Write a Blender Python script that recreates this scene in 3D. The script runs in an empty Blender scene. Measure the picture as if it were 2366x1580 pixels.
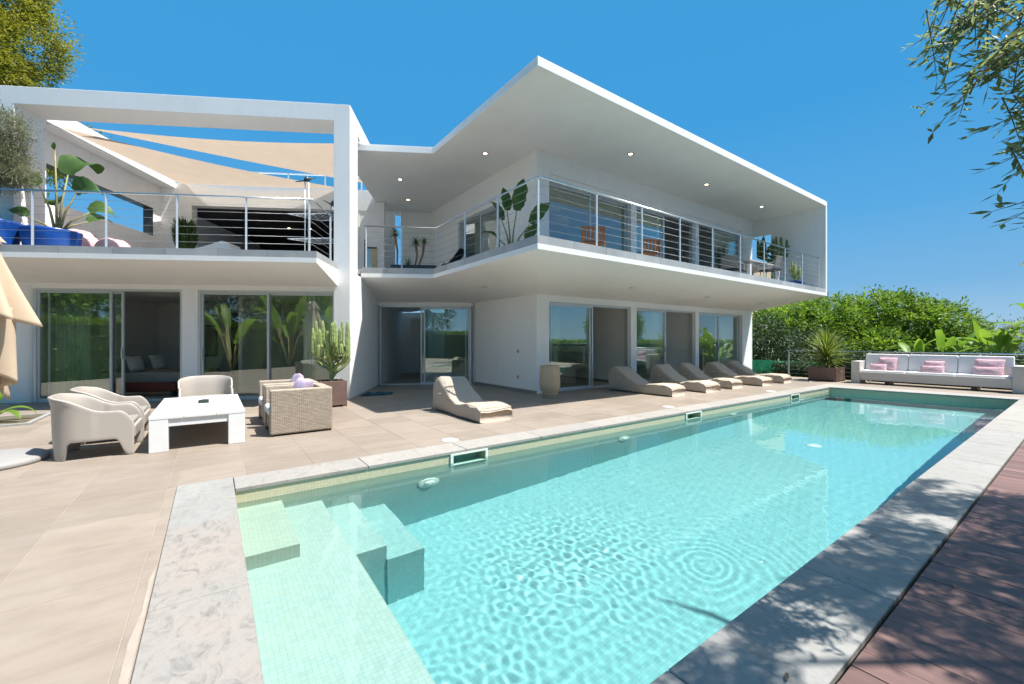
import bpy, math, random
import numpy as np
from mathutils import Vector, Matrix, noise
random.seed(7); rng = np.random.default_rng(7)
sc = bpy.context.scene
COL = sc.collection
R = math.radians
# ------------------------------------------------------------------ camera, sky, sun, exposure
# World frame: x runs along the pool, y from the pool towards the house, z up, metres.
cam = bpy.data.objects.new('camera', bpy.data.cameras.new('camera')); COL.objects.link(cam); sc.camera = cam
cam.location = (0, 0, 1.35); cam.rotation_euler = (R(90), 0, R(-35.5))
cam.data.sensor_width = 36; cam.data.lens = 36*972/2366; cam.data.shift_y = -0.0013
cam.data.clip_start = 0.05; cam.data.clip_end = 20000
SUN = Vector((.342, -.33, 1)).normalized()
world = bpy.data.worlds.new('World'); sc.world = world; world.use_nodes = True
wn = world.node_tree
sky = wn.nodes.new('ShaderNodeTexSky'); sky.sky_type = 'NISHITA'; sky.sun_disc = False
sky.sun_elevation = math.asin(SUN.z); sky.sun_rotation = math.atan2(SUN.x, SUN.y)
sky.altitude = 60; sky.air_density = 1.0; sky.dust_density = 1.0; sky.ozone_density = 2.2
# a clear Mediterranean sky: the Nishita sky, evened out towards the photographed cyan blue at every azimuth
geo = wn.nodes.new('ShaderNodeTexCoord'); sepz = wn.nodes.new('ShaderNodeSeparateXYZ'); wn.links.new(geo.outputs['Generated'], sepz.inputs[0])
rp = wn.nodes.new('ShaderNodeValToRGB'); wn.links.new(sepz.outputs[2], rp.inputs[0])
for i, (p, c) in enumerate(((0, (.34, .50, .64)), (.10, (.165, .385, .63)), (.24, (.085, .33, .63)), (.42, (.048, .285, .60)), (1, (.040, .26, .56)))):
    if i > 1: rp.color_ramp.elements.new(.5)
    e = rp.color_ramp.elements[i]; e.position = p; e.color = (*c, 1)
sca = wn.nodes.new('ShaderNodeVectorMath'); sca.operation = 'SCALE'; sca.inputs[3].default_value = .706/(.13*2.0); wn.links.new(rp.outputs[0], sca.inputs[0])
# round the sun (right of the frame) the Nishita sky is far brighter than its own dark side: keep that aureole
base = wn.nodes.new('ShaderNodeValToRGB'); wn.links.new(sepz.outputs[2], base.inputs[0])
N0 = ((.035, (4.2, 4.5, 3.9)), (.105, (3.3, 4.5, 5.4)), (.208, (2.3, 3.4, 5.2)), (.342, (1.6, 2.5, 4.2)), (.574, (1.2, 2.0, 3.5)), (.766, (1.2, 1.9, 3.3)), (.906, (1.4, 2.0, 3.5)), (.985, (1.9, 2.4, 3.9)))
for i, (p, c) in enumerate(N0):
    if i > 1: base.color_ramp.elements.new(.5)
    e = base.color_ramp.elements[i]; e.position = p; e.color = (*[q/10 for q in c], 1)
def vmath(op, a, b_=None, sc_=None):
    v = wn.nodes.new('ShaderNodeVectorMath'); v.operation = op; wn.links.new(a, v.inputs[0])
    if b_ is not None:
        if hasattr(b_, 'links'): wn.links.new(b_, v.inputs[1])
        else: v.inputs[1].default_value = b_
    if sc_ is not None: v.inputs[3].default_value = sc_
    return v.outputs[0]
au = vmath('MAXIMUM', vmath('SUBTRACT', sky.outputs[0], vmath('SCALE', base.outputs[0], sc_=15.0)), (0, 0, 0))
wn.links.new(vmath('ADD', sca.outputs[0], au), wn.nodes['Background'].inputs[0])
wn.nodes['Background'].inputs[1].default_value = .13
sl = bpy.data.lights.new('sun', 'SUN'); sl.energy = 2.55; sl.angle = R(.53); sl.color = (1, .965, .91)
sl.cycles.is_caustics_light = True
so = bpy.data.objects.new('sun', sl); COL.objects.link(so); so.location = (20, -20, 60)
so.rotation_euler = SUN.to_track_quat('Z', 'Y').to_euler()
vs = sc.view_settings; vs.view_transform = 'Standard'; vs.look = 'None'; vs.gamma = 1; vs.use_curve_mapping = False
vs.exposure = 1.8
cy = sc.cycles; cy.use_denoising = True; cy.max_bounces = 14; cy.diffuse_bounces = 9; cy.glossy_bounces = 6
cy.transmission_bounces = 8; cy.transparent_max_bounces = 24; cy.caustics_refractive = True; cy.caustics_reflective = False
cy.sample_clamp_indirect = 6
# ------------------------------------------------------------------ materials
def newmat(name):
    m = bpy.data.materials.new(name); m.use_nodes = True
    return m, m.node_tree, m.node_tree.nodes['Principled BSDF']
def link(nt, a, b): nt.links.new(a, b)
def coords(nt, kind='Object', scale=(1, 1, 1)):
    tc = nt.nodes.new('ShaderNodeTexCoord'); mp = nt.nodes.new('ShaderNodeMapping')
    mp.inputs['Scale'].default_value = scale
    if kind == 'World':
        g = nt.nodes.new('ShaderNodeNewGeometry'); link(nt, g.outputs['Position'], mp.inputs[0])
    else: link(nt, tc.outputs[kind], mp.inputs[0])
    return mp.outputs[0]
def noise_n(nt, vec, scale, detail=4, rough=.55, dist=0):
    n = nt.nodes.new('ShaderNodeTexNoise'); n.inputs['Scale'].default_value = scale
    n.inputs['Detail'].default_value = detail; n.inputs['Roughness'].default_value = rough
    n.inputs['Distortion'].default_value = dist; link(nt, vec, n.inputs['Vector']); return n.outputs['Fac']
def ramp(nt, fac, stops):
    r = nt.nodes.new('ShaderNodeValToRGB'); e = r.color_ramp.elements
    while len(e) < len(stops): e.new(.5)
    for i, (p, c) in enumerate(stops):
        e[i].position = p; e[i].color = (*c, 1) if len(c) == 3 else c
    link(nt, fac, r.inputs[0]); return r.outputs[0]
def mixc(nt, fac, a, b, mode='MIX'):
    m = nt.nodes.new('ShaderNodeMix'); m.data_type = 'RGBA'; m.blend_type = mode
    for s, v in ((m.inputs[0], fac), (m.inputs[6], a), (m.inputs[7], b)):
        if hasattr(v, 'links'): link(nt, v, s)
        elif isinstance(v, (int, float)): s.default_value = v
        else: s.default_value = (*v, 1)
    return m.outputs[2]
def bump(nt, bs, h, strength=.3, dist=.01):
    b = nt.nodes.new('ShaderNodeBump'); b.inputs['Strength'].default_value = strength; b.inputs['Distance'].default_value = dist
    link(nt, h, b.inputs['Height']); link(nt, b.outputs[0], bs.inputs['Normal'])
def rnd(nt, lo, hi):
    o = nt.nodes.new('ShaderNodeObjectInfo'); m = nt.nodes.new('ShaderNodeMapRange')
    m.inputs[3].default_value = lo; m.inputs[4].default_value = hi; link(nt, o.outputs['Random'], m.inputs[0]); return m.outputs[0]
def scalec(nt, col, fac):
    v = nt.nodes.new('ShaderNodeVectorMath'); v.operation = 'SCALE'; link(nt, col, v.inputs[0]); link(nt, fac, v.inputs[3]); return v.outputs[0]
M = {}
def simple(key, col, rough=.6, metal=0, var=.08, nscale=3, bstr=0, bscale=60, bdist=.004, kind='World', spec=.5, vary=None, squash=(1, 1, 1)):
    """base colour with a large and a small noise variation and fine relief"""
    m, nt, b = newmat(key); v = coords(nt, kind, squash)
    lo = tuple(c*(1-var) for c in col); hi = tuple(min(1, c*(1+var)) for c in col)
    c = ramp(nt, noise_n(nt, v, nscale, 6, .6), [(.3, lo), (.7, hi)])
    if vary: c = scalec(nt, c, rnd(nt, *vary))
    if key in ('plaster', 'corten', 'terracotta'):      # faint rain streaks and patches of grime
        st = noise_n(nt, coords(nt, 'World', (7, 7, .45)), 1.6, 6, .65, .2); pt = noise_n(nt, coords(nt, 'World'), .35, 5, .6)
        c = mixc(nt, 1, c, ramp(nt, st, [(.28, (.965, .962, .955)), (.5, (1, 1, 1))]), 'MULTIPLY'); c = mixc(nt, 1, c, ramp(nt, pt, [(.35, (.975, .972, .967)), (.6, (1, 1, 1))]), 'MULTIPLY')
    link(nt, c, b.inputs['Base Color'])
    b.inputs['Roughness'].default_value = rough; b.inputs['Metallic'].default_value = metal
    b.inputs['Specular IOR Level'].default_value = spec
    if bstr: bump(nt, b, noise_n(nt, v, bscale, 4, .6), bstr, bdist)
    M[key] = m; return m
simple('plaster', (.88, .873, .85), .85, var=.03, nscale=.8, bstr=.35, bscale=45, bdist=.004, spec=.2)
simple('ceiling', (.88, .87, .85), .9, var=.015, nscale=.5, bstr=.1, bscale=30, spec=.15)
simple('base_grey', (.26, .25, .24), .7)
simple('fascia_stone', (.40, .41, .41), .6, var=.14, nscale=2.2, bstr=.3, bscale=18, vary=(.85, 1.12))
simple('aluminium', (.62, .65, .66), .35, metal=.35, var=.03)
simple('steel', (.60, .62, .63), .22, metal=1, var=.04, nscale=8)
simple('cable', (.36, .37, .38), .4, metal=.6, var=.02)
simple('dark_metal', (.045, .047, .05), .4, var=.1)
simple('charcoal', (.028, .024, .024), .6, var=.12, nscale=2)
simple('grout', (.335, .28, .225), .9, var=.1, nscale=9, bstr=.4, bscale=50)
simple('mortar', (.35, .295, .245), .95, var=.1, nscale=12, bstr=.6, bscale=60)
simple('earth', (.11, .09, .06), .95, var=.3, nscale=4, bstr=.6, bscale=25)
simple('interior', (.84, .83, .81), .9, var=.02)
simple('interior_floor', (.42, .34, .26), .5, var=.08)
simple('bean_fabric', (.48, .40, .32), .85, var=.05, nscale=6, bstr=.7, bscale=11, bdist=.03, kind='Object', vary=(.93, 1.05))
simple('seam', (.40, .33, .26), .85, kind='Object')
simple('plastic_chair', (.43, .385, .34), .38, var=.02, kind='Object', nscale=2)
simple('grey_cushion', (.27, .25, .23), .9, var=.06, bstr=.5, bscale=300, bdist=.002, kind='Object')
simple('lilac', (.50, .40, .52), .95, var=.14, nscale=14, bstr=.8, bscale=60, bdist=.01, kind='Object')
simple('white_fabric', (.76, .74, .72), .95, var=.03, nscale=4, bstr=.4, bscale=120, bdist=.003, kind='Object')
simple('corten', (.17, .105, .085), .6, var=.2, nscale=3, bstr=.25, bscale=40)
simple('terracotta', (.56, .43, .28), .85, var=.12, nscale=3, bstr=.4, bscale=30, kind='Object')
simple('blue_glaze', (.01, .065, .29), .25, var=.25, nscale=3, kind='Object')
simple('sail_fabric', (.52, .41, .31), .9, var=.04, nscale=2, bstr=.3, bscale=200, bdist=.002)
simple('parasol_fabric', (.66, .53, .38), .85, var=.05, nscale=3, bstr=.3, bscale=150, bdist=.002, kind='Object')
simple('base_plate', (.30, .29, .28), .7, var=.06)
simple('towel', (.012, .075, .11), .95, var=.2, nscale=8, bstr=.8, bscale=120, bdist=.008)
simple('cactus', (.27, .34, .12), .6, var=.25, nscale=9, bstr=.4, bscale=40, bdist=.006, kind='Object')
simple('cactus_dark', (.15, .20, .07), .6, var=.25, nscale=9, bstr=.4, bscale=40, kind='Object')
simple('bark', (.16, .12, .085), .9, var=.3, nscale=9, bstr=.8, bscale=22, bdist=.02, kind='Object')
simple('palm_stem', (.28, .14, .08), .85, var=.3, nscale=14, bstr=.6, bscale=30, kind='Object')
simple('stalk', (.30, .27, .10), .6, var=.25, nscale=7, kind='Object')
simple('pink_fur', (.74, .48, .51), 1, var=.14, nscale=26, bstr=1, bscale=70, bdist=.02, kind='Object')
simple('ceramic_white', (.80, .79, .76), .35, var=.02)
simple('white_wood', (.74, .74, .73), .55, var=.03, nscale=5, bstr=.35, bscale=28, bdist=.004, kind='Object', squash=(1, .12, 1))
simple('aged_wood', (.55, .51, .46), .7, var=.09, nscale=7, bstr=.4, bscale=26, bdist=.005, kind='Object', squash=(1, .12, 1))
simple('teak', (.36, .14, .05), .55, var=.2, nscale=9, kind='Object')
simple('bedspread', (.42, .38, .34), .9, var=.06, bstr=.3, bscale=30, kind='Object')
simple('red_fabric', (.16, .035, .018), .8, var=.1, kind='Object')
simple('black_fabric', (.02, .02, .024), .85, kind='Object')
simple('pale_blue', (.45, .58, .62), .9, kind='Object')
simple('ash_tray', (.03, .04, .035), .3, kind='Object')
simple('green_net', (.03, .28, .13), .9, var=.15)
simple('ochre_wall', (.60, .47, .28), .9, var=.06)
simple('sea_water', (.03, .12, .22), .25, var=.1, nscale=.01)
simple('hill', (.12, .13, .07), .95, var=.35, nscale=.25, bstr=.8, bscale=3)
simple('pool_plastic', (.74, .78, .70), .35, var=.02)
simple('skimmer_dark', (.42, .66, .52), .5, var=.1)
simple('lamp_shade', (.68, .42, .24), .8, var=.05)
def tile_mat():
    m, nt, b = newmat('terrace_tile'); v = coords(nt, 'World')
    f1 = noise_n(nt, v, .9, 5, .6, .3); sv = coords(nt, 'World', (1.0, 3.2, 1)); f2 = noise_n(nt, sv, 2.4, 6, .65, .6)
    c1 = ramp(nt, f1, [(.3, (.272, .222, .178)), (.55, (.302, .252, .205)), (.75, (.33, .282, .238))])
    c2 = ramp(nt, f2, [(.35, (.84, .83, .82)), (.6, (1, 1, 1)), (.8, (1.0, .97, .93))])
    c = mixc(nt, .75, c1, c2, 'MULTIPLY'); c = scalec(nt, c, rnd(nt, .91, 1.07))
    link(nt, c, b.inputs['Base Color']); b.inputs['Roughness'].default_value = .55; b.inputs['Specular IOR Level'].default_value = .3
    bump(nt, b, noise_n(nt, v, 40, 5, .6), .2, .003); M['terrace_tile'] = m
tile_mat()
def coping_mat(key, a, b_, dark, amount, vary=(.95, 1.05)):
    m, nt, b = newmat(key); v = coords(nt, 'World'); sv = coords(nt, 'World', (1.8, 1, 1))
    f1 = noise_n(nt, v, 1.7, 4, .6, .5); f2 = noise_n(nt, sv, 6.0, 9, .68, 1.1); f3 = noise_n(nt, v, 14, 6, .7, .4)
    c = ramp(nt, f1, [(.35, a), (.68, b_)])
    c = mixc(nt, ramp(nt, f2, [(.52, (0, 0, 0)), (.72, (amount,)*3)]), c, dark)
    c = mixc(nt, ramp(nt, f3, [(.5, (0, 0, 0)), (.8, (amount*.5,)*3)]), c, tuple(x*.8 for x in dark))
    c = scalec(nt, c, rnd(nt, *vary)); link(nt, c, b.inputs['Base Color'])
    b.inputs['Roughness'].default_value = .75; b.inputs['Specular IOR Level'].default_value = .25
    bump(nt, b, f2, .55, .012); M[key] = m
coping_mat('coping_worn', (.315, .278, .245), (.288, .276, .256), (.155, .148, .145), .95)
coping_mat('coping_pale', (.345, .32, .288), (.318, .30, .278), (.20, .18, .16), .6)
coping_mat('coping_grey', (.32, .315, .295), (.29, .28, .262), (.18, .175, .168), .6)
def board_mat():
    m, nt, b = newmat('deck_board'); v = coords(nt, 'World', (16, .55, 1)); f = noise_n(nt, v, 2, 8, .7, .3)
    c = ramp(nt, f, [(.25, (.125, .066, .055)), (.55, (.18, .10, .085)), (.8, (.235, .14, .12))])
    c = scalec(nt, c, rnd(nt, .75, 1.18)); link(nt, c, b.inputs['Base Color']); b.inputs['Roughness'].default_value = .6
    bump(nt, b, f, .4, .003); M['deck_board'] = m
board_mat()
def mosaic(key, col, joint, vary=.10, tile=.05):
    m, nt, b = newmat(key); g = nt.nodes.new('ShaderNodeNewGeometry')
    # project the little tiles along the face normal: xy on floors, xz / yz on walls
    sep = nt.nodes.new('ShaderNodeSeparateXYZ'); link(nt, g.outputs['Position'], sep.inputs[0])
    sn = nt.nodes.new('ShaderNodeSeparateXYZ'); link(nt, g.outputs['True Normal'], sn.inputs[0])
    def absgt(o):
        a = nt.nodes.new('ShaderNodeMath'); a.operation = 'ABSOLUTE'; link(nt, o, a.inputs[0])
        c = nt.nodes.new('ShaderNodeMath'); c.operation = 'GREATER_THAN'; link(nt, a.outputs[0], c.inputs[0]); c.inputs[1].default_value = .6; return c.outputs[0]
    def comb(a, b2):
        c = nt.nodes.new('ShaderNodeCombineXYZ'); link(nt, a, c.inputs[0]); link(nt, b2, c.inputs[1]); return c.outputs[0]
    vxy, vxz, vyz = comb(sep.outputs[0], sep.outputs[1]), comb(sep.outputs[0], sep.outputs[2]), comb(sep.outputs[1], sep.outputs[2])
    vec = mixc(nt, absgt(sn.outputs[0]), mixc(nt, absgt(sn.outputs[1]), vxy, vxz), vyz)
    br = nt.nodes.new('ShaderNodeTexBrick'); link(nt, vec, br.inputs['Vector']); br.offset = 0
    br.inputs['Scale'].default_value = 1; br.inputs['Brick Width'].default_value = tile; br.inputs['Row Height'].default_value = tile
    br.inputs['Mortar Size'].default_value = .0012; br.inputs['Mortar Smooth'].default_value = .3
    br.inputs['Color1'].default_value = (*[c*(1-vary) for c in col], 1); br.inputs['Color2'].default_value = (*[min(1, c*(1+vary)) for c in col], 1)
    br.inputs['Mortar'].default_value = (*joint, 1)
    link(nt, br.outputs['Color'], b.inputs['Base Color']); b.inputs['Roughness'].default_value = .25; M[key] = m
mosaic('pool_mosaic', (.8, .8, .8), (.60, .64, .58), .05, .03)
def pool_absorption_tint():   # tile colour graded by depth, cream to aqua, imitating light absorbed by the water
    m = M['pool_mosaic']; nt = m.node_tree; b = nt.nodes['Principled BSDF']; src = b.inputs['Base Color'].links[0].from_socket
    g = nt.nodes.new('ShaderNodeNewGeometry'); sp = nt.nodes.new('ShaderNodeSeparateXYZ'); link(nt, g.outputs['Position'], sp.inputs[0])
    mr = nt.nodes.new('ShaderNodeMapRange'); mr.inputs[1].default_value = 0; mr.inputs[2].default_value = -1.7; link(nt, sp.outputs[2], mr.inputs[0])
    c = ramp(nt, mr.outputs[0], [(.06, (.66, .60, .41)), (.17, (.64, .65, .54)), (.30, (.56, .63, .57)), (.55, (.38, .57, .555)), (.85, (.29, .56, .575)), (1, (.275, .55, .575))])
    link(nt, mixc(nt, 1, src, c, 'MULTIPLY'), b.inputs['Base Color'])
pool_absorption_tint()
def rattan():
    m, nt, b = newmat('rattan'); g = coords(nt, 'Object')
    sep = nt.nodes.new('ShaderNodeSeparateXYZ'); link(nt, g, sep.inputs[0])
    ad = nt.nodes.new('ShaderNodeMath'); ad.operation = 'ADD'; link(nt, sep.outputs[0], ad.inputs[0]); link(nt, sep.outputs[1], ad.inputs[1])
    c = nt.nodes.new('ShaderNodeCombineXYZ'); link(nt, sep.outputs[2], c.inputs[0]); link(nt, ad.outputs[0], c.inputs[1])
    cc = nt.nodes.new('ShaderNodeCombineXYZ'); link(nt, ad.outputs[0], cc.inputs[0]); link(nt, sep.outputs[2], cc.inputs[1])
    br = nt.nodes.new('ShaderNodeTexBrick'); link(nt, cc.outputs[0], br.inputs['Vector']); br.inputs['Scale'].default_value = 1
    br.inputs['Brick Width'].default_value = .055; br.inputs['Row Height'].default_value = .02; br.inputs['Mortar Size'].default_value = .003
    br.inputs['Mortar Smooth'].default_value = .8
    br.inputs['Color1'].default_value = (.46, .385, .30, 1); br.inputs['Color2'].default_value = (.36, .295, .225, 1); br.inputs['Mortar'].default_value = (.13, .10, .075, 1)
    link(nt, br.outputs['Color'], b.inputs['Base Color']); b.inputs['Roughness'].default_value = .6
    inv = nt.nodes.new('ShaderNodeMath'); inv.operation = 'SUBTRACT'; inv.inputs[0].default_value = 1; link(nt, br.outputs['Fac'], inv.inputs[1])
    bump(nt, b, inv.outputs[0], .8, .006); M['rattan'] = m
rattan()
def leafmat(key, lo, hi, trans=.35, scale=1.2, rough=.5, kind='World'):
    m, nt, b = newmat(key); v = coords(nt, kind); c = ramp(nt, noise_n(nt, v, scale, 5, .7), [(.32, lo), (.68, hi)])
    g = nt.nodes.new('ShaderNodeNewGeometry'); rr = nt.nodes.new('ShaderNodeMapRange'); rr.inputs[3].default_value = .7; rr.inputs[4].default_value = 1.3
    link(nt, g.outputs['Random Per Island'], rr.inputs[0]); c = scalec(nt, c, rr.outputs[0])
    link(nt, c, b.inputs['Base Color']); b.inputs['Roughness'].default_value = rough
    t = nt.nodes.new('ShaderNodeBsdfTranslucent'); link(nt, scalec(nt, c, _const(nt, 1.5)), t.inputs['Color'])
    mx = nt.nodes.new('ShaderNodeMixShader'); mx.inputs[0].default_value = trans
    link(nt, b.outputs[0], mx.inputs[1]); link(nt, t.outputs[0], mx.inputs[2]); link(nt, mx.outputs[0], nt.nodes['Material Output'].inputs[0]); M[key] = m
def _const(nt, x):
    v = nt.nodes.new('ShaderNodeValue'); v.outputs[0].default_value = x; return v.outputs[0]
leafmat('leaf_broad', (.06, .13, .012), (.22, .33, .028), .38, 1.1)
leafmat('leaf_dark', (.018, .045, .014), (.05, .095, .022), .2, 1.5)
leafmat('leaf_olive', (.12, .165, .06), (.26, .30, .12), .5, 3)
leafmat('leaf_olive_grey', (.14, .155, .085), (.26, .27, .16), .3, 4)
leafmat('leaf_pine', (.14, .16, .012), (.36, .34, .035), .35, .8)
leafmat('leaf_banana', (.09, .19, .015), (.22, .33, .035), .4, .8)
leafmat('leaf_paddle', (.035, .085, .02), (.085, .16, .03), .3, 2)
leafmat('leaf_spike', (.10, .17, .02), (.24, .29, .05), .3, 2)
leafmat('leaf_hedge', (.10, .20, .015), (.24, .36, .03), .35, 1.5)
leafmat('sheer', (.72, .74, .70), (.80, .82, .77), .55, 6, .9)
def sailmat(key, src, tr):
    m = M[src]; nt = m.node_tree; b = nt.nodes['Principled BSDF']; c = b.inputs['Base Color'].links[0].from_socket
    t = nt.nodes.new('ShaderNodeBsdfTranslucent'); link(nt, c, t.inputs['Color']); mx = nt.nodes.new('ShaderNodeMixShader'); mx.inputs[0].default_value = tr
    link(nt, b.outputs[0], mx.inputs[1]); link(nt, t.outputs[0], mx.inputs[2]); link(nt, mx.outputs[0], nt.nodes['Material Output'].inputs[0])
sailmat('', 'sail_fabric', .45); sailmat('', 'parasol_fabric', .25)
def glassmat(key, tint, refl):
    m = bpy.data.materials.new(key); m.use_nodes = True; nt = m.node_tree; nt.nodes.clear()
    t = nt.nodes.new('ShaderNodeBsdfTransparent'); t.inputs[0].default_value = (*tint, 1)
    g = nt.nodes.new('ShaderNodeBsdfGlossy'); g.inputs['Roughness'].default_value = 0; g.inputs['Color'].default_value = (.95, 1, .98, 1)
    lw = nt.nodes.new('ShaderNodeLayerWeight'); pw = nt.nodes.new('ShaderNodeMath'); pw.operation = 'POWER'; pw.inputs[1].default_value = 4.2
    link(nt, lw.outputs['Facing'], pw.inputs[0])      # Schlick's Fresnel; the facing term works on both faces of the pane
    mu = nt.nodes.new('ShaderNodeMath'); mu.operation = 'MULTIPLY_ADD'; mu.use_clamp = True; mu.inputs[1].default_value = 1-refl; mu.inputs[2].default_value = refl; link(nt, pw.outputs[0], mu.inputs[0])
    mx = nt.nodes.new('ShaderNodeMixShader'); link(nt, mu.outputs[0], mx.inputs[0]); link(nt, t.outputs[0], mx.inputs[1]); link(nt, g.outputs[0], mx.inputs[2])
    o = nt.nodes.new('ShaderNodeOutputMaterial'); link(nt, mx.outputs[0], o.inputs[0]); M[key] = m
glassmat('glass', (.90, .94, .92), .14)
glassmat('clear_glass', (.90, .95, .95), .05)
def emis(key, col, s):
    m, nt, b = newmat(key); b.inputs['Emission Color'].default_value = (*col, 1); b.inputs['Emission Strength'].default_value = s; M[key] = m
emis('lamp_lit', (1, .80, .5), 2.2)
def watermat():
    m = bpy.data.materials.new('pool_water'); m.use_nodes = True; nt = m.node_tree; nt.nodes.clear()
    g = nt.nodes.new('ShaderNodeBsdfGlass'); g.inputs['IOR'].default_value = 1.33; g.inputs['Roughness'].default_value = 0
    g.inputs['Color'].default_value = (.84, .985, .98, 1)
    o = nt.nodes.new('ShaderNodeOutputMaterial'); link(nt, g.outputs[0], o.inputs[0]); M['pool_water'] = m
watermat()
# ------------------------------------------------------------------ mesh helpers
MW = {}            # world matrices of the things' Empties
WING = Matrix(((.8703, .4924, 0, 2.597), (-.4924, .8703, 0, 10.087), (0, 0, 1, 0), (0, 0, 0, 1)))   # the guest wing stands 29.5 degrees off the pool
def wing(s, t, z=0): return WING @ Vector((s, t, z))
class MB:
    def __init__(self, T=None): self.v = []; self.f = []; self.sm = []; self.T = T
    def add(self, vs, fs, smooth=False, T=None):
        n = len(self.v); T = T if T is not None else self.T
        for p in vs: self.v.append(tuple(T @ Vector(p)) if T is not None else tuple(p))
        for q in fs: self.f.append(tuple(i+n for i in q)); self.sm.append(smooth)
        return self
    def box(self, x0, x1, y0, y1, z0, z1, T=None):
        vs = [(x, y, z) for z in (z0, z1) for y in (y0, y1) for x in (x0, x1)]
        return self.add(vs, [(0, 2, 3, 1), (4, 5, 7, 6), (0, 1, 5, 4), (2, 6, 7, 3), (0, 4, 6, 2), (1, 3, 7, 5)], T=T)
    def cbox(self, c, s, rz=0, rx=0, ry=0):
        T = Matrix.Translation(c) @ Matrix.Rotation(rz, 4, 'Z') @ Matrix.Rotation(ry, 4, 'Y') @ Matrix.Rotation(rx, 4, 'X')
        if self.T is not None: T = self.T @ T
        a, b, c = s[0]/2, s[1]/2, s[2]/2; return self.box(-a, a, -b, b, -c, c, T=T)
    def prism(self, poly, z0, z1):
        """poly counter-clockwise; z0/z1 a number or a list per vertex"""
        n = len(poly); za = z0 if isinstance(z0, (list, tuple)) else [z0]*n; zb = z1 if isinstance(z1, (list, tuple)) else [z1]*n
        vs = [(p[0], p[1], za[i]) for i, p in enumerate(poly)]+[(p[0], p[1], zb[i]) for i, p in enumerate(poly)]
        fs = [tuple(reversed(range(n))), tuple(range(n, 2*n))]+[(i, (i+1) % n, n+(i+1) % n, n+i) for i in range(n)]
        return self.add(vs, fs)
    def tube(self, pts, r, n=8, cap=True, smooth=True):
        pts = [Vector(p) for p in pts]; rs = r if isinstance(r, (list, tuple)) else [r]*len(pts); vs = []; fs = []
        ref = None
        for i, p in enumerate(pts):
            d = (pts[min(i+1, len(pts)-1)]-pts[max(i-1, 0)]).normalized()
            if ref is None: ref = Vector((0, 0, 1)) if abs(d.z) < .9 else Vector((1, 0, 0))
            u = d.cross(ref).normalized(); ref = u.cross(d).normalized(); w = ref
            for k in range(n):
                a = 2*math.pi*k/n; vs.append(p+(u*math.cos(a)+w*math.sin(a))*rs[i])
        for i in range(len(pts)-1):
            for k in range(n): fs.append((i*n+k, i*n+(k+1) % n, (i+1)*n+(k+1) % n, (i+1)*n+k))
        if cap: fs += [tuple(reversed(range(n))), tuple(range((len(pts)-1)*n, len(pts)*n))]
        return self.add(vs, fs, smooth)
    def lathe(self, prof, c=(0, 0, 0), n=24, smooth=True, cap=True):
        vs = []; fs = []; m = len(prof)
        for r, z in prof:
            for k in range(n): a = 2*math.pi*k/n; vs.append((c[0]+r*math.cos(a), c[1]+r*math.sin(a), c[2]+z))
        for i in range(m-1):
            for k in range(n): fs.append((i*n+k, i*n+(k+1) % n, (i+1)*n+(k+1) % n, (i+1)*n+k))
        if cap: fs += [tuple(reversed(range(n))), tuple(range((m-1)*n, m*n))]
        return self.add(vs, fs, smooth)
    def grid(self, fn, nu, nv, smooth=True, closed_u=False):
        vs = [fn(i/nu, j/nv) for j in range(nv+1) for i in range(nu+1)]; w = nu+1
        fs = [(j*w+i, j*w+i+1, (j+1)*w+i+1, (j+1)*w+i) for j in range(nv) for i in range(nu)]
        return self.add(vs, fs, smooth)
    def mesh(self, name, inv=None):
        me = bpy.data.meshes.new(name); v = self.v
        if inv is not None: v = [tuple(inv @ Vector(p)) for p in v]
        me.from_pydata(v, [], self.f); me.polygons.foreach_set('use_smooth', self.sm); me.update(); return me
def tag(o, label=None, cat=None, group=None, kind=None):
    for k, v in (('label', label), ('category', cat), ('group', group), ('kind', kind)):
        if v: o[k] = v
    return o
def thing(name, label, cat, loc=(0, 0, 0), rz=0, group=None):
    o = bpy.data.objects.new(name, None); COL.objects.link(o); o.location = loc; o.rotation_euler = (0, 0, rz); o.empty_display_size = .1
    MW[o.name] = Matrix.Translation(loc) @ Matrix.Rotation(rz, 4, 'Z')
    return tag(o, label, cat, group)
def wm(o):
    while o is not None and o.name not in MW: o = o.parent
    return MW[o.name] if o is not None else None
def obj(name, mb, mat, parent=None, world=True, bevel=0, seg=2, solid=0, subsurf=0, label=None, kind=None, loc=None):
    """one mesh object; with world=True the coordinates are world ones and become local to the thing"""
    me = mb if isinstance(mb, bpy.types.Mesh) else mb.mesh(name, (wm(parent).inverted() if (parent is not None and world and wm(parent) is not None) else None))
    if mat is not None and len(me.materials) == 0: me.materials.append(M[mat] if isinstance(mat, str) else mat)
    o = bpy.data.objects.new(name, me); COL.objects.link(o)
    if parent is not None: o.parent = parent
    if loc is not None: o.location = loc
    if solid: m = o.modifiers.new('solid', 'SOLIDIFY'); m.thickness = solid; m.offset = 0
    if subsurf: m = o.modifiers.new('sub', 'SUBSURF'); m.levels = m.render_levels = subsurf
    if bevel: m = o.modifiers.new('bevel', 'BEVEL'); m.width = bevel; m.segments = seg; m.limit_method = 'ANGLE'
    if label: o['label'] = label
    if kind: o['kind'] = kind
    return o
def copy_tree(o, parent=None):
    c = o.copy(); COL.objects.link(c); c.parent = parent
    for ch in list(o.children): copy_tree(ch, c)
    return c
def dup(o, loc, rz, label, group=None):
    c = copy_tree(o); c.location = loc; c.rotation_euler = (0, 0, rz); c['label'] = label
    if group: c['group'] = group
    return c
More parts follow.
